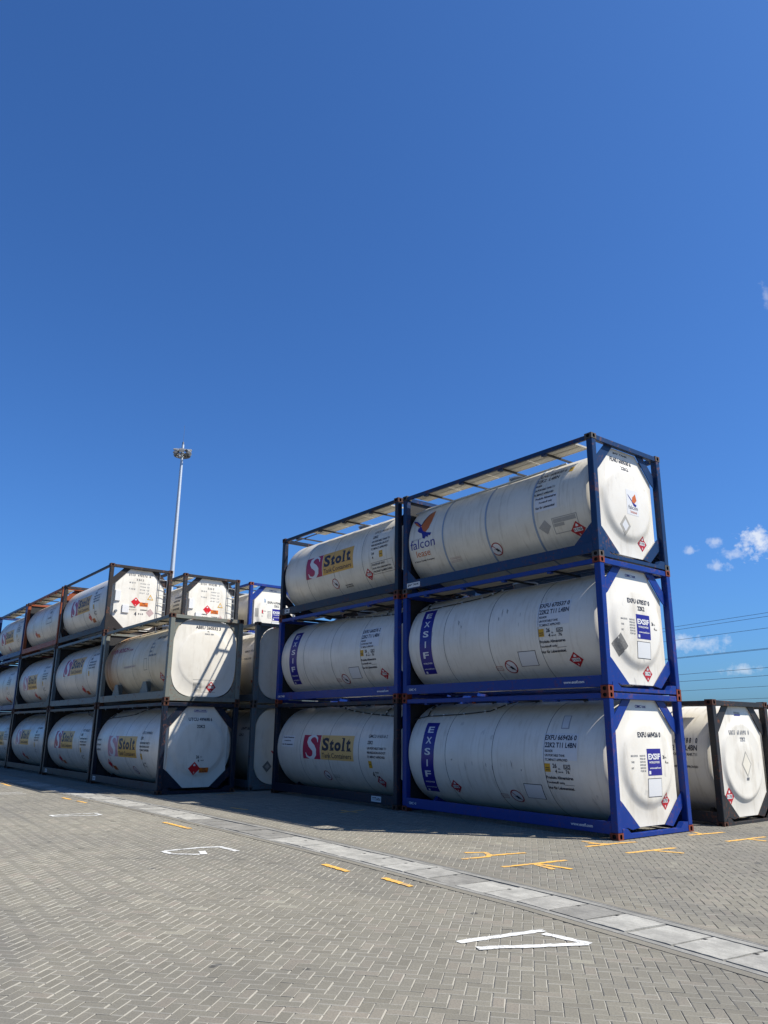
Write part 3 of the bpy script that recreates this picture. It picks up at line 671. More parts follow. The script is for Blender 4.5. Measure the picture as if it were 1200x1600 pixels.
e, tk = container('navy framed white tank with orange and blue bird emblem, topmost of the near stack', G1, 0, 0, 2*H, 0, 0, 'navy_paint', 'grey_casting', 'cream_cladding', 'white_cladding', seams='band_steel', side_gusset=True, pipe=([[(-5.95, .92), (-5.5, 1.02), (-4.6, 1.08), (-3.4, 1.12), (-2.2, 1.16), (-1.2, 1.3)]], 'galvanised'))
d = Decal('side')
d.poly([(-5.10, .82), (-5.27, .70), (-5.37, .54), (-5.43, .39), (-5.44, .30), (-5.36, .22), (-5.22, .18), (-5.12, .27), (-5.06, .44), (-5.05, .62)], 'bird_orange', 1)
d.poly([(-5.12, .84), (-5.29, .71), (-5.39, .55), (-5.45, .40), (-5.43, .385), (-5.35, .54), (-5.26, .69)], 'ink', 2)
d.poly([(-5.84, .62), (-5.66, .56), (-5.43, .40), (-5.47, .34), (-5.66, .45), (-5.80, .56)], 'brand_blue', 1); d.poly([(-5.78, .57), (-5.64, .51), (-5.47, .37), (-5.49, .35), (-5.68, .46)], 'bird_orange', 2)
d.poly([(-5.53, .33), (-5.43, .36), (-5.33, .22), (-5.18, .16), (-5.00, .12), (-5.04, .05), (-5.11, .08), (-5.13, .02), (-5.20, .06), (-5.25, .00), (-5.33, .03), (-5.35, .12), (-5.38, .17), (-5.47, .20), (-5.55, .26)], 'brand_blue', 2)
d.text('falcon', -5.80, -.22, .92, .24, 'brand_blue', 1, .0); d.text('lease', -5.62, -.43, .52, .165, 'lease_orange', 1, .0); d.text('A Seaco Family Company', -5.77, -.565, .76, .05, 'ink', 1); d.make('logo_panel', tk, 'bird emblem over blue and orange lettering')
d = Decal('side'); d.text('FLNU 600530 6', -1.68, .78, .76, .105, 'ink', 1, .012, .08); d.text('22K2  L4BN', -1.68, .62, .62, .10, 'ink', 1, .012, .05)
for k, (ln, w) in enumerate((('RID/ADR', .18), ('UN PORTABLE TANK T11', .56), ('TC IMPACT APPROVED', .54))): d.text(ln, -1.66, .50-k*.115, w, .05, 'ink', 1)
d.make('lettering', tk)
d = Decal('side'); d.rect(-1.62, -.10, -1.02, .24, 'sticker_white', 0)
for k, (ln, w) in enumerate((('Produits Alimentaires', .56), ('Foodstuff only', .36), ('Nur für Lebensmittel', .52))): d.text(ln, -1.60+(.1 if k == 1 else 0), .165-k*.105, w, .055, 'ink', 1, .03)
d.make('foodstuff_label', tk)
d = Decal('side'); d.rect(-.84, .73, -.73, .88, 'yellow_tag', 0); d.rect(-.82, .80, -.75, .815, 'ink', 1); d.make('approval_tag', tk)
d = Decal('side'); placard(d, -.64, -.66, .19); d.make('hazard_placard', tk)
d = Decal('side'); no_step(d, -2.95, -.68, .165); d.make('no_step_sign', tk)
d = Decal('side'); d.poly([(-1.60, -.44), (-1.42, -.62), (-1.27, -.46), (-1.40, -.30)], 'ghost_grey', 0); d.frame(-1.22, -.66, -.56, -.30, .02, 'ghost_grey', 0); d.rect(-1.19, -.42, -.60, -.33, 'ghost_grey', 0); d.rect(-1.19, -.50, -.92, -.43, 'ghost_grey', 0); d.make('worn_label', tk)
d = Decal('side'); d.frame(-4.50, -.76, -4.14, -.63, .008, 'pale_pink', 0); d.text('WARNING', -4.47, -.68, .3, .03, 'pale_pink', 1); d.text('NO STEP', -4.47, -.735, .3, .03, 'pale_pink', 1); d.make('warning_label', tk)
d = Decal('side'); d.text('sampled', -5.78, -.0, .40, .05, 'pale_ink', 3, 0, .2); d.make('scuff', tk)
rail_text(e, 'JJAP TANK', -5.86, .44, 'ink', .15, .07, 'sticker_white')
d = Decal('end'); d.text('JJAP TANK', -.36, 1.03, .52, .045, 'ink', 1); d.text('FLNU 600530 6', -.47, .86, .74, .10, 'ink', 1); d.text('22K2', -.18, .70, .25, .085, 'ink', 1); d.make('lettering', tk)
d = Decal('end'); d.rect(-.12, -.26, .29, .28, 'sticker_white', 0); d.poly([(.20, .22), (.09, .13), (.06, .02), (.15, -.0), (.24, .08)], 'bird_orange', 1); d.poly([(-.08, .18), (.06, .06), (.07, .02), (-.04, .12)], 'brand_blue', 1); d.poly([(.06, .03), (.13, .0), (.22, -.02), (.20, -.07), (.12, -.05)], 'brand_blue', 2)
d.text('falcon', -.07, -.14, .33, .085, 'ink', 1, 0); d.text('lease', -.0, -.22, .22, .06, 'lease_orange', 1, 0); d.make('logo_panel', tk)
d = Decal('end'); placard(d, .45, -.81, .17); d.make('hazard_placard', tk)
d = Decal('end'); d.poly([(-.38, -.52), (-.20, -.30), (-.02, -.52), (-.20, -.74)], 'ghost_grey', 0); d.poly([(-.31, -.52), (-.20, -.39), (-.09, -.52), (-.20, -.65)], 'sticker_white', 1); d.make('worn_placard', tk)
def scuffs(tk, marks):
    d = Decal('side')
    for x, s0_, s1_, w, mt in marks: d.poly([(x-w, s1_), (x+w*.3, (s0_+s1_)/2+.02), (x+.004, s0_), (x-w*.6, (s0_+s1_)/2-.03)], mt, 0)
    d.make('scuff', tk)
scuffs(tkb, [(-3.95, -.33, -.12, .012, 'faded_ink'), (-3.72, -.20, -.10, .010, 'faded_ink'), (-3.38, -.36, -.06, .012, 'ghost_grey'), (-3.30, -.22, -.12, .014, 'faded_ink'), (-3.12, -.30, -.14, .012, 'faded_ink'), (-2.86, -.20, -.10, .008, 'ghost_grey'), (-2.55, -.22, -.04, .03, 'ghost_grey'), (-4.35, -.10, -.09, .05, 'ghost_grey'), (-2.3, -.24, -.22, .02, 'faded_ink')])
scuffs(tkm, [(-4.10, .30, .44, .05, 'ghost_grey'), (-4.0, .22, .30, .03, 'ghost_grey'), (-2.75, .36, .60, .03, 'ghost_grey'), (-2.60, .42, .56, .05, 'ghost_grey'), (-2.82, .28, .38, .03, 'ghost_grey'), (-2.2, .30, .42, .012, 'ghost_grey'), (-2.22, .10, .2, .01, 'ghost_grey')])
# second stack ---------------------------------------------------------
x2, y2, w2, p2 = -6.128, -.0996, -.0145, .0027
e, tk = container('dark framed tank with red and gold panel, bottom of the second stack', G2, x2, y2, 0, w2, p2, 'ink_paint', 'rust_casting', 'worn_cladding', pipe=(PIPE_R, 'rubber'))
stolt_side(tk, -4.42, -.28, panel='tan_gold'); stolt_lines(tk, 'GMCU 616516 2', -1.30, .33, plac=(-.99, -.80), step=(-3.42, -.75))
d = Decal('side'); d.rect(-5.62, .02, -4.93, .34, 'sticker_white', 0)
for k, (ln, w) in enumerate((('Produits Alimentaires', .60), ('Foodstuff only', .36), ('Nur für Lebensmittel', .58))): d.text(ln, -5.58+(.1 if k == 1 else 0), .27-k*.10, w, .045, 'ink', 1, .03)
d.frame(-5.9, -.5, -5.66, .45, .008, 'pale_ink', 0); d.make('foodstuff_label', tk); rail_text(e, 'TITAN', -1.0, .34, 'ink', .16, .08, 'sticker_white')
d = Decal('side'); d.frame(-3.1, -.88, -2.8, -.70, .012, 'ghost_grey', 0); d.text('DV 4', -3.06, -.82, .2, .09, 'ghost_grey', 1); d.make('worn_label', tk)
e, tk = container('bright blue framed white tank with EXFU 660276 2, middle of the second stack', G2, x2, y2, H, w2, p2, 'blue_paint', 'red_casting', 'white_cladding', pipe=(PIPE_R, 'rubber'))
exsif_side(tk, 'EXFU 660276 2', 0, .06, placard_at=(-.86, -.71)); rail_text(e, 'CIMC TANK', -5.92, .42); rail_text(e, 'www.exsif.com', -.85, .48)
e, tk = container('black framed tank with red and gold panel, STCU 902819 8, topmost of second stack', G2, x2, y2, 2*H, w2, p2, 'ink_paint', 'rust_casting', 'cream_cladding', rear='open', walk_from=1)
stolt_side(tk, -4.62, -.28); stolt_lines(tk, 'STCU 902819 8', -1.26, .55, extra=False, plac=(-1.50, -.58), step=(-3.17, -.60), yellow=False, mat='ink')
d = Decal('side'); d.frame(-1.30, -.62, -.36, -.29, .01, 'ink', 0)
for k, ln in enumerate(('FOODSTUFF ONLY', 'NUR FÜR LEBENSMITTEL', 'PRODUIT ALIMENTAIRES')): d.text(ln, -1.26, -.38-k*.095, .04*len(ln), .055, 'ink', 1)
d.make('foodstuff_label', tk)
d = Decal('side'); d.rect(-.90, -.19, -.74, -.01, 'yellow_tag', 0); d.rect(-.87, -.11, -.77, -.095, 'ink', 1); d.text('24', -1.24, -.08, .12, .07, 'ink', 1); d.text('4', -1.22, -.19, .06, .07, 'ink', 1); d.make('approval_tag', tk)
d = Decal('side'); d.text('IN FORCE', -2.75, -.74, .34, .04, 'ink', 1); d.text('UN MARKED', -2.75, -.80, .36, .04, 'ink', 1); d.make('warning_label', tk)
rail_text(e, 'CIMC', -5.70, .22, 'ink', .16, .07, 'sticker_white')
# left block -----------------------------------------------------------
xb, yb, wb, zb_, pb = -13.155, -3.167, -.0128, -.020, .006
PIT = L+.2
def LB(col, row, tier, gap=0, dx=0):
    y_ = yb+row*(W+.49)-col*PIT*wb; x_ = xb-col*PIT+dx
    return (x_, y_, zb_-col*PIT*pb+tier*H, wb, pb)
e, tk = container('black framed tank with UTCU 499698 6 on its octagonal end, bottom of left block', G3, *LB(0, 0, 0), 'ink_paint', 'rust_casting', 'white_cladding', pipe=(PIPE, 'rubber'))
stolt_side(tk, -4.69, -.38, faded=True, w=2.62); stolt_lines(tk, 'UTCU 499698 6', -1.76, .34, plac=(-4.78, -.66), red='bright_red', plate=True, step=(-2.60, -.82))
d = Decal('side')
for k, ln in enumerate(('FOODSTUFF ONLY', 'PRODUITS ALIMENT', 'NUR LEBENSMITTEL')): d.text(ln, -5.80, .10-k*.16, .40, .06, 'ink', 1)
d.make('foodstuff_label', tk); rail_text(e, 'CIMC', -5.75, .22, 'ink', .16, .07, 'sticker_white')
d = Decal('end'); d.rect(-.22, .985, .24, 1.07, 'sticker_white', 0); d.text('CIMC TANK', -.20, 1.02, .40, .04, 'brand_blue', 1); d.rect(-.20, .99, .21, 1.005, 'brand_blue', 1); d.text('UTCU 499698 6', -.36, .73, .76, .10, 'ink', 1); d.text('22K2', -.11, .53, .26, .09, 'ink', 1)
d.text('26', -.08, -.34, .10, .09, 'ink', 1); d.text('4', -.02, -.44, .05, .08, 'ink', 1); d.text('KL', .06, -.31, .06, .03, 'ink', 1); d.text('BAR', .08, -.41, .10, .03, 'ink', 1); d.make('lettering', tk)
d = Decal('end'); placard(d, -.11, -.62, .19, None, 'bright_red'); d.make('hazard_placard', tk)
d = Decal('end'); d.rect(.05, -.74, .35, -.60, 'orange_plate', 1); d.text('30', .15, -.655, .10, .045, 'ink', 2); d.text('1170', .10, -.725, .20, .045, 'ink', 2); d.make('orange_plate', tk)
e, tk = container('grey-green framed tank with rust runs and ABEU 260532 3 on its round end', G3, *LB(0, 0, 1), 'grey_green_paint', 'rust_casting', 'rusty_cladding', 'white_cladding', style='round', legs=True, pipe=([[(-5.95, .85), (-5.2, 1.02), (-4.2, 1.1), (-2.6, 1.15), (-1.0, 1.2)]], 'rubber'))
d = Decal('side'); rg = random.Random(12)
for k in range(16):
    xx = -5.86+rg.random()*.62; t0_ = .75-rg.random()*.35; ln_ = .4+rg.random()*.9; w_ = .015+rg.random()*.04
    pts_ = [(xx-w_*.4, t0_)]+[(xx-w_*(.5+rg.random()*.6)*(1-q*.12), t0_-ln_*q/6) for q in range(1, 6)]+[(xx, t0_-ln_)]+[(xx+w_*(.5+rg.random()*.6)*(1-q*.12), t0_-ln_*q/6) for q in range(5, 0, -1)]+[(xx+w_*.4, t0_)]
    d.poly(pts_, 'rust_stain', k % 3)
d.make('rust_stain', tk)
d = Decal('side'); d.text('VDEN BOSCH', -5.62, .42, 1.75, .17, 'sign_red', 1, .03, .12); d.text('.COM', -3.83, .42, .42, .08, 'sign_red', 1, .02, .1); d.text('FOODSTUFFS ONLY', -3.9, -.16, 1.1, .06, 'pale_pink', 1); d.make('logo_lettering', tk, 'dark red slanted lettering on the rusty flank')
d = Decal('side'); d.text('ABEU 260532 3', -1.55, .66, .84, .10, 'ink', 1, .01, .08)
for k, (ln, w) in enumerate((('22K2', .22), ('GB 24', .3), ('RID/ADR', .22), ('UN PORTABLE TANK', .62))): d.text(ln, -1.72, .48-k*.13, w, .06, 'faded_ink', 1)
d.frame(-2.10, -.31, -1.83, .05, .012, 'ink', 0); d.make('lettering', tk)
d = Decal('side'); placard(d, -.80, -.62, .19); d.make('hazard_placard', tk)
d = Decal('end', 'round'); d.text('ABEU 260532 3', -.36, .88, .84, .10, 'ink', 1); d.text('TK', .02, .80, .08, .045, 'faded_ink', 1); d.text('22K2 GB', -.06, .72, .30, .04, 'faded_ink', 1); d.make('lettering', tk)
d = Decal('end', 'round'); placard(d, .26, -.86, .17); d.make('hazard_placard', tk)
d = Decal('end', 'round'); d.rect(-.34, -.66, .42, -.645, 'ghost_grey', 0); d.rect(-.34, -1.02, .42, -1.005, 'ghost_grey', 0); d.rect(-.32, -.99, -.05, -.74, 'ghost_grey', 0); d.rect(-.22, -.93, -.12, -.80, 'white_cladding', 1); d.make('worn_label', tk)
# column two
def stcu_end(tk, num):
    d = Decal('end', 'square'); d.spaced(num, -.46, .90, .84, .085, 'ink', 1); d.spaced('22K2', -.16, .74, .28, .07, 'ink', 1)
    for k, (a_, b_) in enumerate((('MGW', '36000 KG'), ('', '79366 LB'), ('TARE', '3700 KG'), ('', '8157 LB'))):
        if a_: d.spaced(a_, -.42, .62-k*.12, .24, .055, 'faded_ink', 1)
        d.spaced(b_, .0, .62-k*.12, .36, .045, 'faded_ink', 1)
    d.text('NOMINAL', -.40, -.30, .30, .05, 'ink', 1); d.spaced('CAPACITY', -.42, -.40, .36, .045, 'ink', 1); d.text('25000 L', .08, -.38, .34, .05, 'ink', 1)
    d.text('4', -.14, -.60, .09, .16, 'ink', 1, .02); d.spaced('BAR', .02, -.54, .19, .06, 'ink', 1); d.make('lettering', tk)
    d = Decal('end', 'square'); placard(d, -.12, -.08, .18, None, 'bright_red'); d.make('hazard_placard', tk)
    d = Decal('end', 'square'); d.rect(.04, -.22, .36, -.07, 'orange_plate', 1); d.text('30', .14, -.13, .12, .045, 'ink', 2); d.text('1170', .10, -.205, .22, .05, 'ink', 2); d.make('orange_plate', tk)
    d = Decal('end', 'square'); d.poly([(.43, .26), (.31, .05), (.55, .05)], 'yellow_tag', 1); d.poly([(.43, .20), (.36, .08), (.50, .08)], 'sticker_white', 2); d.text('!', .425, .09, .012, .07, 'ink', 3); d.make('warning_triangle', tk)
    d = Decal('end', 'square'); d.poly([(.30, -.44), (.47, -.28), (.62, -.44), (.46, -.60)], 'pale_pink', 0); d.make('worn_placard', tk)
    mb = MB(); mb.box((-.124, YC-.92, ZC-.10), (-.055, YC-.72, ZC+.30), 'sticker_white', .008); o = link('document_box', mb.mesh('document_box', SHIFT), tk)
    mb = MB(); mb.box((-.124, YC-.62, ZC-.52), (-.055, YC-.36, ZC-.22), 'sticker_white', .01); mb.tube([(-.13, YC-.84, ZC-.48), (-.04, YC-.84, ZC-.48)], .05, 'steel_dark', 14); link('valve_box', mb.mesh('valve_box', SHIFT), tk)
e, tk = container('brown framed tank with a ladder beside its end, behind and above the rusty tank', G3, *LB(1, 0, 2), 'brown_paint', 'rust_casting', 'white_cladding', style='square', ladder=True, walkway=False, side_gusset=True, rear='open')
stcu_end(tk, 'STCU 490276 8'); stolt_side(tk, -4.72, -.26, w=2.45); stolt_lines(tk, 'STCU 490276 8', -1.85, .50, plac=(-2.37, -.52), red='bright_red', plate=True, step=None)
e, tk = container('slate grey framed tank with red and gold panel, middle tier left of the rusty tank', G3, *LB(1, 0, 1), 'slate_paint', 'rust_casting', 'worn_cladding')
stolt_side(tk, -4.75, -.08, w=2.5, h=.68); stolt_lines(tk, 'STCU 715093 4', -1.50, .55, plac=(-2.43, -.70), red='bright_red', plate=True, step=None, extra=False)
e, tk = container('slate framed tank with red and gold panel, bottom tier, left of UTCU 499698 6', G3, *LB(1, 0, 0), 'charcoal_paint', 'rust_casting', 'worn_cladding', pipe=(PIPE_R, 'rubber'))  # slate frame in charcoal, bottom-tier shade put into the colour
stolt_side(tk, -4.85, -.24, w=2.40); stolt_lines(tk, 'STCU 481620 5', -1.55, .40, plac=(-4.35, -.66), red='bright_red', plate=True, step=None); rail_text(e, 'CIMC', -5.55, .22, 'ink', .16, .07, 'sticker_white')
# column three
e, tk = container('orange-brown framed tank with ribbed flank, top tier of the left block', G3, *LB(2, 0, 2), 'orange_paint', 'rust_casting', 'worn_cladding')
d = Decal('side'); placard(d, -4.1, -.45, .19, None, 'placard_red'); d.rect(-3.95, -.62, -3.6, -.45, 'orange_plate', 1); d.make('hazard_placard', tk)
d = Decal('side'); d.frame(-2.3, -.15, -1.4, .55, .03, 'faded_ink', 0); d.text('22K2', -2.0, .30, .40, .12, 'faded_ink', 1); d.text('UN PORTABLE', -2.1, .05, .6, .08, 'faded_ink', 1); d.make('lettering', tk)
e, tk = container('black framed tank with worn gold panel, directly under the orange-brown framed tank', G3, *LB(2, 0, 1), 'charcoal_paint', 'rust_casting', 'grey_cladding', side_gusset=True)
stolt_side(tk, -5.05, -.40, faded=True, w=2.4); stolt_lines(tk, 'UTCU 457102 9', -1.70, .45, plac=(-3.2, -.70), red='bright_red', plate=True, step=None)
e, tk = container('black framed tank with small gold panel, third in bottom tier of left block', G3, *LB(2, 0, 0), 'charcoal_paint', 'rust_casting', 'grey_cladding')
stolt_side(tk, -5.05, -.20, faded=True, w=2.3); stolt_lines(tk, 'UTCU 460818 0', -1.80, .48, plac=(-4.0, -.68), red='bright_red', plate=True, step=None)
# column four, at the left edge
e, tk = container('blue framed tank with grey diamond logo, top tier at the left edge', G3, *LB(3, 0, 2), 'mid_blue_paint', 'rust_casting', 'worn_cladding', rear='open')
stolt_side(tk, -5.0, -.40, w=2.7, panel='gold'); stolt_lines(tk, 'STCU 508831 7', -1.6, .5, plac=(-3.6, -.70), red='placard_red', step=None)
e, tk = container('blue framed tank with small red placard, middle tier at the left edge', G3, *LB(3, 0, 1), 'mid_blue_paint', 'rust_casting', 'grey_cladding')
stolt_lines(tk, 'STCU 511206 2', -2.2, .5, plac=(-2.6, -.70), red='bright_red', plate=True, step=None)
e, tk = container('black framed tank, bottom tier at the left edge, mostly out of frame', G3, *LB(3, 0, 0), 'charcoal_paint', 'rust_casting', 'grey_cladding')
stolt_side(tk, -4.0, -.30, w=2.6); stolt_lines(tk, 'STCU 530772 1', -1.3, .45, plac=(-3.6, -.70), red='bright_red', plate=True, step=None)
# second row behind
e, tk = container('slate grey framed tank with plain round end, middle tier beside the ABEU tank', G3, *LB(0, 1, 1), 'slate_paint', 'grey_casting', 'cream_cladding', 'grey_cladding', style='round')
d = Decal('side'); d.text('22K2 T11', -.95, .35, .6, .07, 'ink', 1); d.text('TARE 3700', -.9, .1, .5, .06, 'faded_ink', 1); d.rect(-.62, -.82, -.36, -.58, 'orange_plate', 0); d.text('80', -.56, -.75, .14, .1, 'ink', 1); d.make('lettering', tk)
e, tk = container('slate framed tank with round end and grey diamond, bottom tier beside second stack', G3, *LB(0, 1, 0), 'slate_paint', 'grey_casting', 'grey_cladding', 'cream_cladding', style='round')
d = Decal('side'); d.text('UNPT 3601 2', -1.0, .5, .75, .1, 'ink', 1); d.text('22K2', -1.0, .3, .3, .08, 'ink', 1); d.make('lettering', tk)
d = Decal('end', 'round'); d.poly([(-.72, -.62), (-.56, -.44), (-.40, -.62), (-.56, -.80)], 'sticker_grey', 0); d.poly([(-.64, -.62), (-.56, -.53), (-.48, -.62), (-.56, -.71)], 'ghost_grey', 1); d.make('worn_placard', tk)
d = Decal('end', 'round'); d.poly([(-.46, -.16), (-.43, -.13), (-.10, -.42), (.0, -.50), (-.04, -.53), (-.16, -.45)], 'bright_red', 1); d.make('red_stripe', tk)
e, tk = container('charcoal framed tank with a ladder on its end, left of the blue framed one', G3, *LB(1, 1, 2), 'charcoal_paint', 'rust_casting', 'cream_cladding', 'white_cladding', style='square', ladder=True)
stcu_end(tk, 'STCU 490281 7')
d = Decal('side')
for k in range(4): d.text('UN PORTABLE', -1.05, .35-k*.16, .62, .08, 'ink', 1)
d.make('lettering', tk)
for t_ in (0, 1): container('dark framed tank hidden inside the left block, second row', G3, *LB(1, 1, t_), 'charcoal_paint', 'rust_casting', 'grey_cladding', walkway=False)
# third row behind
e, tk = container('bright blue framed tank with square blue logo, rightmost in top tier of left block', G3, *LB(1, 2, 2), 'blue_paint', 'red_casting', 'cream_cladding', 'white_cladding')
exsif_end(tk, 'EXFU 670461 5', ghost=False, pl=(.1, -.62)); d = Decal('end'); d.rect(-.88, -.14, -.74, .22, 'ghost_grey', 0); d.rect(-.5, .48, -.42, .66, 'band_steel', 0); d.rect(-.60, .02, -.54, .16, 'bright_red', 0); d.make('worn_label', tk)
for t_ in (0, 1): container('dark framed tank hidden behind the second stack, third row', G3, *LB(1, 2, t_), 'charcoal_paint', 'rust_casting', 'grey_cladding', walkway=False)
for t_, lab in ((0, 'grey tank glimpsed through the frame at bottom left of second stack'), (1, 'grey tank seen through the frame halfway up the left of the second stack')):
    e, tk = container(lab, G3, *LB(0, 2, t_), 'slate_paint', 'rust_casting', 'grey_cladding', walkway=False)
    d = Decal('side'); d.text('22 76', -5.2, .5, .9, .14, 'ink', 1); d.make('lettering', tk)
# single tanks at right ---------------------------------------------------
e, tk = container('black framed cream tank with GMCU 616098 0 standing alone right of the near stack', G4, -.02, 3.64, -.035, .006, 0, 'charcoal_paint', 'rust_casting', 'cream_cladding', 'white_cladding', style='dark')
d = Decal('side'); d.spaced('GMCU 616088 0', -1.42, .36, .92, .12, 'ink', 1); d.text('22K2 T11 L4BN', -1.30, .20, .80, .12, 'ink', 1); d.text('UN PORTABLE TANK T11', -1.2, .09, .70, .06, 'ink', 1); d.text('TC IMPACT APPROVED', -1.2, -.16, .70, .05, 'ink', 1); d.make('lettering', tk)
d = Decal('end', 'dark'); d.spaced('GMCU 616098 0', -.54, .54, .86, .10, 'faded_ink', 1); d.text('22K2', -.10, .40, .22, .09, 'faded_ink', 1); d.text('TITAN', -.16, .99, .26, .04, 'faded_ink', 1); d.rect(-.14, .95, .12, .98, 'brand_blue', 1)
d.poly([(-.16, -.08), (.05, .20), (.26, -.08), (.05, -.36)], 'ghost_grey', 0); d.poly([(-.12, -.08), (.05, .15), (.22, -.08), (.05, -.31)], 'cream_cladding', 1); d.rect(.0, -.42, .11, -.36, 'faded_ink', 1); d.make('lettering', tk)
d = Decal('end', 'dark'); placard(d, -.70, -.73, .19); d.make('hazard_placard', tk)
d = Decal('rail'); d.ring(-1.1, .2, 0, .07, 'sticker_white', 0); d.ring(-1.1, .2, .04, .055, 'ink', 1); d.make('rail_emblem', e)
container('dark framed tank just beyond the lone cream tank, at the right edge', G4, .05, 6.80, -.035, .006, 0, 'charcoal_paint', 'rust_casting', 'grey_cladding')

# ------------------------------------------------------------------ ground
def gz(x): return min(0.0, .006*(x+9.8))
def struct(o, **k):
    o['kind'] = 'structure'
    return o
XW0, XW1, YW0, YW1 = -34.0, 10.5, -13.5, 6.2
YF = lambda x: float(np.interp(x, [-60, -15, -5, -1, 2.6, 5, 12], [-4.40, -4.33, -4.26, -4.32, -4.49, -4.77, -5.60]))
def ground():
    # the whole yard, reaching the horizon, bends with the slope
    xs = [-2500, -400, -100, XW0, -20, -13, -9.8, 2, XW1, 60, 400, 2500]; ys = [-2500, -300, -40, YW0, YW1, 40, 300, 2500]
    mb = MB(); vs = [(x, y, max(gz(x), -2.5)-.030) for x in xs for y in ys]; n = len(ys)
    mb.add(vs, [(i*n+j, (i+1)*n+j, (i+1)*n+j+1, i*n+j+1) for i in range(len(xs)-1) for j in range(n-1)], 'far_paving')
    struct(link('yard_ground', mb.mesh('yard_ground')))
    mb = MB(); xs = [XW0, -20, -13, -9.8, XW1]
    mb.add([(x, y, gz(x)-.008) for x in xs for y in (YW0, YW1)], [(2*i, 2*i+2, 2*i+3, 2*i+1) for i in range(len(xs)-1)], 'joint_sand'); struct(link('joint_sand', mb.mesh('joint_sand')))
    rng = np.random.default_rng(3); ca, sa = math.cos(HANG), math.sin(HANG)
    lim = 50/PW; I, J = np.meshgrid(np.arange(-int(lim), int(lim)), np.arange(-int(lim), int(lim)), indexing='ij')
    K = (I-J) % 4
    out = []
    for kk, (lx, ly) in ((0, (2, 1)), (3, (1, 2))):
        m = K == kk; a = I[m].astype(float); b_ = J[m].astype(float)
        cx = (a+lx/2)*PW; cy = (b_+ly/2)*PW; X = ca*cx-sa*cy; Y = sa*cx+ca*cy
        far = np.interp(X, [-60, -15, -5, -1, 2.6, 5, 12], [-4.40, -4.33, -4.26, -4.32, -4.49, -4.77, -5.60])
        # inside the yard sheet, inside what the camera can see, not under the drain
        ok = (X > XW0+.2) & (X < XW1-.2) & (Y > YW0+.2) & (Y < YW1-.2) & ~((Y > far-.86) & (Y < far+.06))
        ok &= ((X-9.03)*-.793+(Y+12.28)*.609) > -1.0
        ok &= ~((Y > 4.5) & (X < -3)) & ~((Y > -1) & (X < -13)) & ~((Y > .6) & (X < -1.2))
        out.append((a[ok], b_[ok], lx, ly))
    V = []; F = []; base = 0
    for a, b_, lx, ly in out:
        n = len(a); g = .0014; ch = np.clip(rng.normal(.0052, .0019, n), .0018, .010)
        gx = g+rng.uniform(0, .0022, n); dz = rng.normal(0, .0009, n); tx = rng.normal(0, .0028, n); ty = rng.normal(0, .0028, n)
        x0 = a*PW+gx; x1 = (a+lx)*PW-gx; y0 = b_*PW+gx; y1 = (b_+ly)*PW-gx; cx = (x0+x1)/2; cy = (y0+y1)/2
        def vert(px, py, z): return np.stack([ca*px-sa*py, sa*px+ca*py, z+dz+tx*(px-cx)+ty*(py-cy)], -1)
        top = [vert(x0+ch, y0+ch, 0*cx), vert(x1-ch, y0+ch, 0*cx), vert(x1-ch, y1-ch, 0*cx), vert(x0+ch, y1-ch, 0*cx)]
        bot = [vert(x0, y0, 0*cx-ch*.85), vert(x1, y0, 0*cx-ch*.85), vert(x1, y1, 0*cx-ch*.85), vert(x0, y1, 0*cx-ch*.85)]
        low = [vert(x0, y0, 0*cx-.014), vert(x1, y0, 0*cx-.014), vert(x1, y1, 0*cx-.014), vert(x0, y1, 0*cx-.014)]
        vv = np.stack(top+bot+low, 1); V.append(vv.reshape(-1, 3))
        q = [(0, 1, 2, 3)]+[(4+k, 4+(k+1) % 4, (k+1) % 4, k) for k in range(4)]+[(8+k, 8+(k+1) % 4, 4+(k+1) % 4, 4+k) for k in range(4)]
        F.append((np.arange(n)[:, None, None]*12+np.array(q)[None]+base).reshape(-1, 4)); base += n*12
    V = np.concatenate(V); F = np.concatenate(F); V[:, 2] += np.minimum(0, .006*(V[:, 0]+9.8))
    me = bpy.data.meshes.new('block_paving'); me.vertices.add(len(V)); me.vertices.foreach_set('co', V.astype(np.float32).ravel())
    me.loops.add(F.size); me.loops.foreach_set('vertex_index', F.astype(np.int32).ravel()); me.polygons.add(len(F)); me.polygons.foreach_set('loop_start', np.arange(0, F.size, 4, dtype=np.int32))
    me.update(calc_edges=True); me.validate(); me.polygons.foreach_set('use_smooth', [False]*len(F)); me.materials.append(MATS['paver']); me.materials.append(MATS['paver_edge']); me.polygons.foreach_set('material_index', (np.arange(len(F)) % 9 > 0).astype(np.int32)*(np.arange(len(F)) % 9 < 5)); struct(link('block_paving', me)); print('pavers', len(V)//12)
ground()
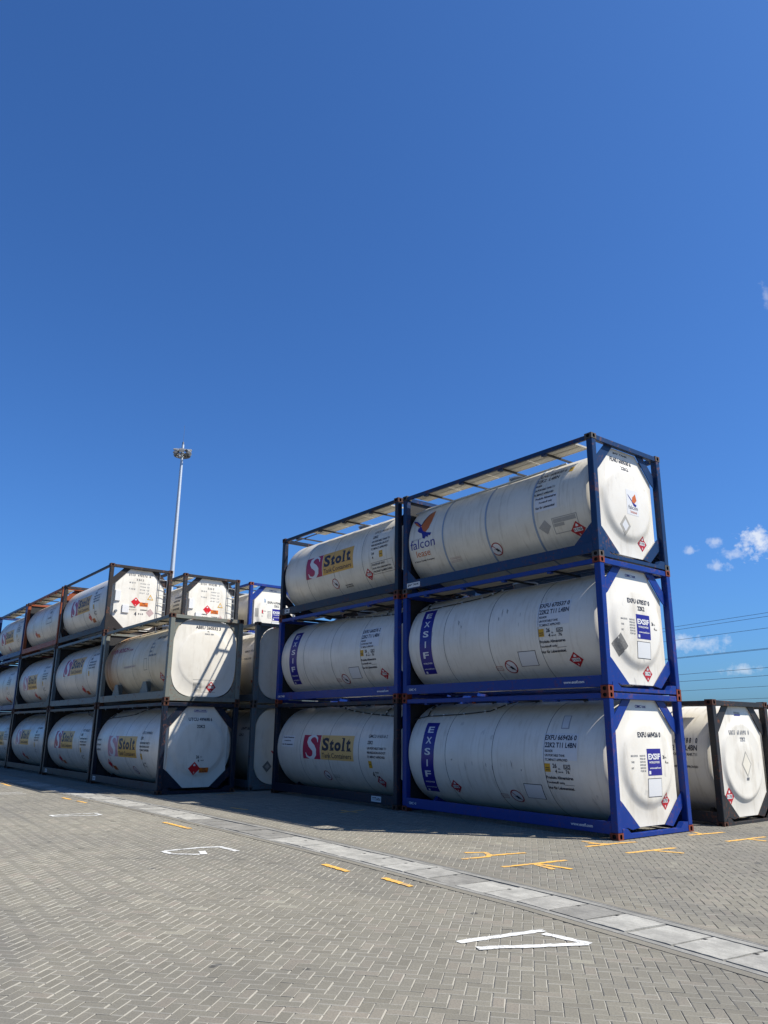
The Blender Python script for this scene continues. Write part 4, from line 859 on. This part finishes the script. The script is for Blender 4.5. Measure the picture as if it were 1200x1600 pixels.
# drain channel: two concrete edge beams and a floor, covered by loose slabs
def channel():
    mb = MB(); xs = list(np.linspace(-34, 10, 89))
    def strip(o0, o1, z0, z1, mat):
        vs = []
        for x in xs: yf = YF(x); z = gz(x); vs += [(x, yf+o0, z+z0), (x, yf+o0, z+z1), (x, yf+o1, z+z1), (x, yf+o1, z+z0)]
        n = len(xs); mb.add(vs, [(4*i+k, 4*i+k+1, 4*i+5+k, 4*i+4+k) for i in range(n-1) for k in range(3)], mat)
    strip(.07, .045, -.02, .003, 'drain_concrete'); strip(.012, -.085, -.02, .008, 'drain_concrete')     # far beam with a dark slot beside it
    strip(-.73, -.81, -.02, .006, 'drain_concrete'); strip(-.82, -.93, -.02, .005, 'paver')
    strip(.16, .075, -.02, .004, 'paver')
    strip(.045, .012, -.03, -.020, 'hole_black'); strip(-.10, -.72, -.03, -.022, 'hole_black')
    struct(link('drain_channel', mb.mesh('drain_channel')))
    rng = random.Random(5); x = 8.2; k = 0; seq = {}
    while x > -22:
        ln = .535 if x > -1 else .56; yf = YF(x-ln/2); z = gz(x-ln/2); sl = (YF(x)-YF(x-ln))/ln
        mat = rng.choice(['slab_pale', 'slab_pale', 'slab_mid', 'slab_mid', 'slab_pale', 'slab_dark'])
        if abs(x-3.2) < .27 or abs(x-1.0) < .27: mat = 'slab_dark'
        if -6.5 < x < -4.2: mat = 'slab_dark'
        mb = MB(); g = .012+rng.random()*.02
        w = .60
        def rough(n, a, b_): return [a+(b_-a)*i/n for i in range(n+1)]
        pts = []
        hx, hy = ln/2-g/2, w/2
        for i in range(7): pts.append((-hx+2*hx*i/7, -hy+rng.uniform(0, .012)))
        for i in range(5): pts.append((hx-rng.uniform(0, .010), -hy+2*hy*i/5))
        for i in range(7): pts.append((hx-2*hx*i/7, hy-rng.uniform(0, .012)))
        for i in range(5): pts.append((-hx+rng.uniform(0, .010), hy-2*hy*i/5))
        mb.prism(pts, 2, -.05, 0, mat)
        if rng.random() < .7: cx_, cy_ = (-hx+.02, hy-.14-rng.random()*.06); mb.box((cx_-.03, cy_-.022, -.02), (cx_+.012, cy_+.022, .0015), 'hole_black')
        # lifting notch
        o = link('drain_cover', mb.mesh('drain_cover'), None, (x-ln/2, yf-.41, z+.006+rng.uniform(-.006, .006)))
        o.rotation_euler = (rng.gauss(0, .006), rng.gauss(0, .008)-0, math.atan(sl)+rng.gauss(0, .012))
        tone = {'slab_pale': 'pale', 'slab_mid': 'mid grey', 'slab_dark': 'darker, stained'}[mat]
        o['label'] = f'{tone} concrete cover slab in the drain line across the paving'; o['category'] = 'drain cover'; o['group'] = f'{tone} concrete covers along the drain'
        x -= ln; k += 1
channel()
# painted marks on the paving
def strokes(name, lines, w, mat, z=.0045):
    def adj(p): return (p[0]-.033-.0195*min(6.4, max(0, 3.2-p[0])), p[1]+float(np.interp(p[0], [-20, -16, -9.2, -3.2, 0, 3.2, 5.7], [.226, .18, .125, .09, .035, -.042, -.095])))
    lines = [[adj(p) for p in l] for l in lines]
    mb = MB(); rng = random.Random(len(lines)*7+int(w*1000))
    for li, ln in enumerate(lines):
        for si, (a, b_) in enumerate(zip(ln[:-1], ln[1:])):
            d = Vector((b_[0]-a[0], b_[1]-a[1])); Ln = d.length; d /= Ln; nrm = Vector((-d.y, d.x)); n = max(2, int(Ln/.05)); vs = []
            for i in range(n+1):
                t = i/n*(Ln+w*.3)-w*.15
                for sgn in (1, -1): q = w/2+rng.uniform(-.014, .008); vs.append((a[0]+d.x*t+nrm.x*q*sgn, a[1]+d.y*t+nrm.y*q*sgn, gz(a[0])+z+li*.0006+si*.0007))
            mb.add(vs, [(2*i, 2*i+1, 2*i+3, 2*i+2) for i in range(n)], mat)
    o = struct(link(name, mb.mesh(name, recalc=False)))
strokes('bay_number_marking', [[(3.22, -6.87), (3.39, -5.91)], [(3.49, -5.99), (3.96, -5.92)], [(3.95, -5.95), (3.80, -6.25), (3.62, -6.60), (3.48, -6.87)]], .10, 'road_white')
strokes('bay_number_marking', [[(-3.22, -7.08), (-3.235, -6.50), (-3.11, -6.15)], [(-3.09, -6.19), (-2.60, -6.16)], [(-3.20, -7.13), (-2.89, -7.12), (-2.62, -6.80)], [(-2.60, -6.72), (-2.87, -6.63)]], .10, 'road_white')
strokes('bay_number_marking', [[(-9.22, -7.20), (-9.14, -6.27), (-8.75, -6.27), (-8.66, -6.42)], [(-9.22, -7.20), (-8.98, -7.19), (-8.70, -6.40)]], .08, 'road_white')
strokes('bay_number_marking', [[(-16.2, -7.1), (-16.18, -6.13)], [(-15.9, -7.1), (-15.5, -6.2)]], .08, 'road_white')
for ls in ([[(-.475, -3.24), (-.33, -2.96), (-.07, -3.10)], [(-.07, -3.69), (-.005, -3.25), (-.07, -3.10)], [(-.07, -3.10), (.057, -2.45)]],
           [[(.735, -3.665), (.804, -3.16), (.877, -2.456)], [(.81, -3.10), (1.26, -3.20)], [(.872, -3.056), (1.394, -2.97)]],
           [[(-.25, -.60), (.20, -.62), (.33, .12)], [(.185, -1.06), (.25, -.5)], [(.0, -.75), (.24, -.45)]], [[(.984, -1.057), (1.11, .09)], [(1.05, -.50), (1.50, -.30)]],
           [[(.379, 1.77), (.52, 2.73)], [(.44, 2.1), (.2, 2.25)]], [[(1.21, 1.60), (1.29, 2.78)], [(1.26, 2.2), (1.57, 2.25)]],
           [[(-6.5, -.75), (-6.3, -1.6)], [(-6.7, -1.3), (-6.15, -1.25)]], [[(-8.6, -3.2), (-8.0, -3.1)]], [[(-12.5, -.9), (-12.3, -1.8)]]):
    strokes('corner_marking', ls, .09, 'road_yellow')
for a, b_ in (((-.83, -5.72), (-.20, -5.755)), ((.45, -5.63), (1.05, -5.67)), ((-6.70, -5.70), (-5.50, -5.69)), ((-13.56, -5.75), (-12.93, -5.72)), ((-12.36, -5.72), (-11.7, -5.70)), ((-20.5, -5.80), (-18.5, -5.85)), ((-27.0, -5.80), (-25.0, -5.85))):
    strokes('dashed_line_marking', [[(a[0], a[1]+.03), (b_[0], b_[1]+.03)]], .10, 'road_yellow', .009)

# ------------------------------------------------------------------ high-mast lamp
def mast():
    e = bpy.data.objects.new('floodlight_mast', None); COL.objects.link(e); bx, by = -65.07, 18.06; bz = -.2; e.location = (bx, by, bz)
    e['label'] = 'tall tapered steel floodlight mast rising behind the left block'; e['category'] = 'light mast'
    mb = MB(); Ht = 31.0; mb.tube([(0, 0, Ht*k/6) for k in range(7)], .36, 'galvanised', 12, True, .13); link('pole', mb.mesh('pole'), e)
    mb = MB(); mb.tube([(0.82*math.cos(q*math.pi/8), 0.82*math.sin(q*math.pi/8), 29.75) for q in range(17)], .07, 'steel_dark', 6, False); mb.tube([(.5*math.cos(q*math.pi/8), .5*math.sin(q*math.pi/8), 29.7) for q in range(17)], .05, 'steel_dark', 6, False)
    for q in range(4): a = q*math.pi/2; mb.tube([(.1*math.cos(a), .1*math.sin(a), 29.65), (.82*math.cos(a), .82*math.sin(a), 29.75)], .06, 'steel_dark', 6)
    link('lamp_ring', mb.mesh('lamp_ring'), e)
    for q in range(8):
        a = q*math.pi/4+.3; mb = MB(); mb.box((-.34, -.26, -.16), (.10, .26, .16), 'steel_dark', .03); mb.box((.101, -.22, -.13), (.112, .22, .13), 'lamp_glass')
        mb.box((-.04, -.03, -.30), (.0, .03, -.121), 'steel_dark'); o = link('floodlight', mb.mesh('floodlight'), e, ((1.0 if q%4 in (0,3) else .8)*math.cos(a), (1.0 if q%4 in (0,3) else .8)*math.sin(a), 29.98)); o.rotation_euler = (0, math.radians(38), a)
    mb = MB(); mb.box((-.95, -.12, 30.35), (.95, .12, 30.5), 'aluminium', .02); mb.tube([(0, 0, 30.95), (0, 0, 31.3)], .10, 'steel_dark', 6); o = link('head_cover', mb.mesh('head_cover'), e); o.rotation_euler.z = math.radians(62)
    mb = MB(); mb.tube([(0, 0, 31.0), (0, 0, 33.2)], .012, 'steel_dark', 5); link('lightning_rod', mb.mesh('lightning_rod'), e)
mast()
# ------------------------------------------------------------------ overhead wires
def wires():
    d = pix_dir(27, 1131); d.z = 0; d.normalize(); nrm = Vector((d.y, -d.x, 0))
    for k, (py, py0) in enumerate([(957, 981), (962.8, 985.5), (981, 1002.5), (1012.6, 1028.7), (1014, 1032), (1043, 1055), (1055.4, 1067), (1072, 1082), (1090.7, 1098)]):
        v = pix_dir(1200, py); P0 = CP+v*(190/math.hypot(v.x, v.y)); mb = MB(); pts = []
        for i in range(41): t = -260+i*26.0; pts.append(P0+d*t+Vector((0, 0, 1))*(((t % 300)-150)**2-150**2)*.00002)
        mb.tube(pts, .045 if k < 7 else .038, 'wire_dark', 5)
        o = link('overhead_cable', mb.mesh('overhead_cable')); o['label'] = 'thin dark power cable crossing the sky at the right edge'; o['category'] = 'cable'; o['group'] = 'power cables in the sky at right'
wires()
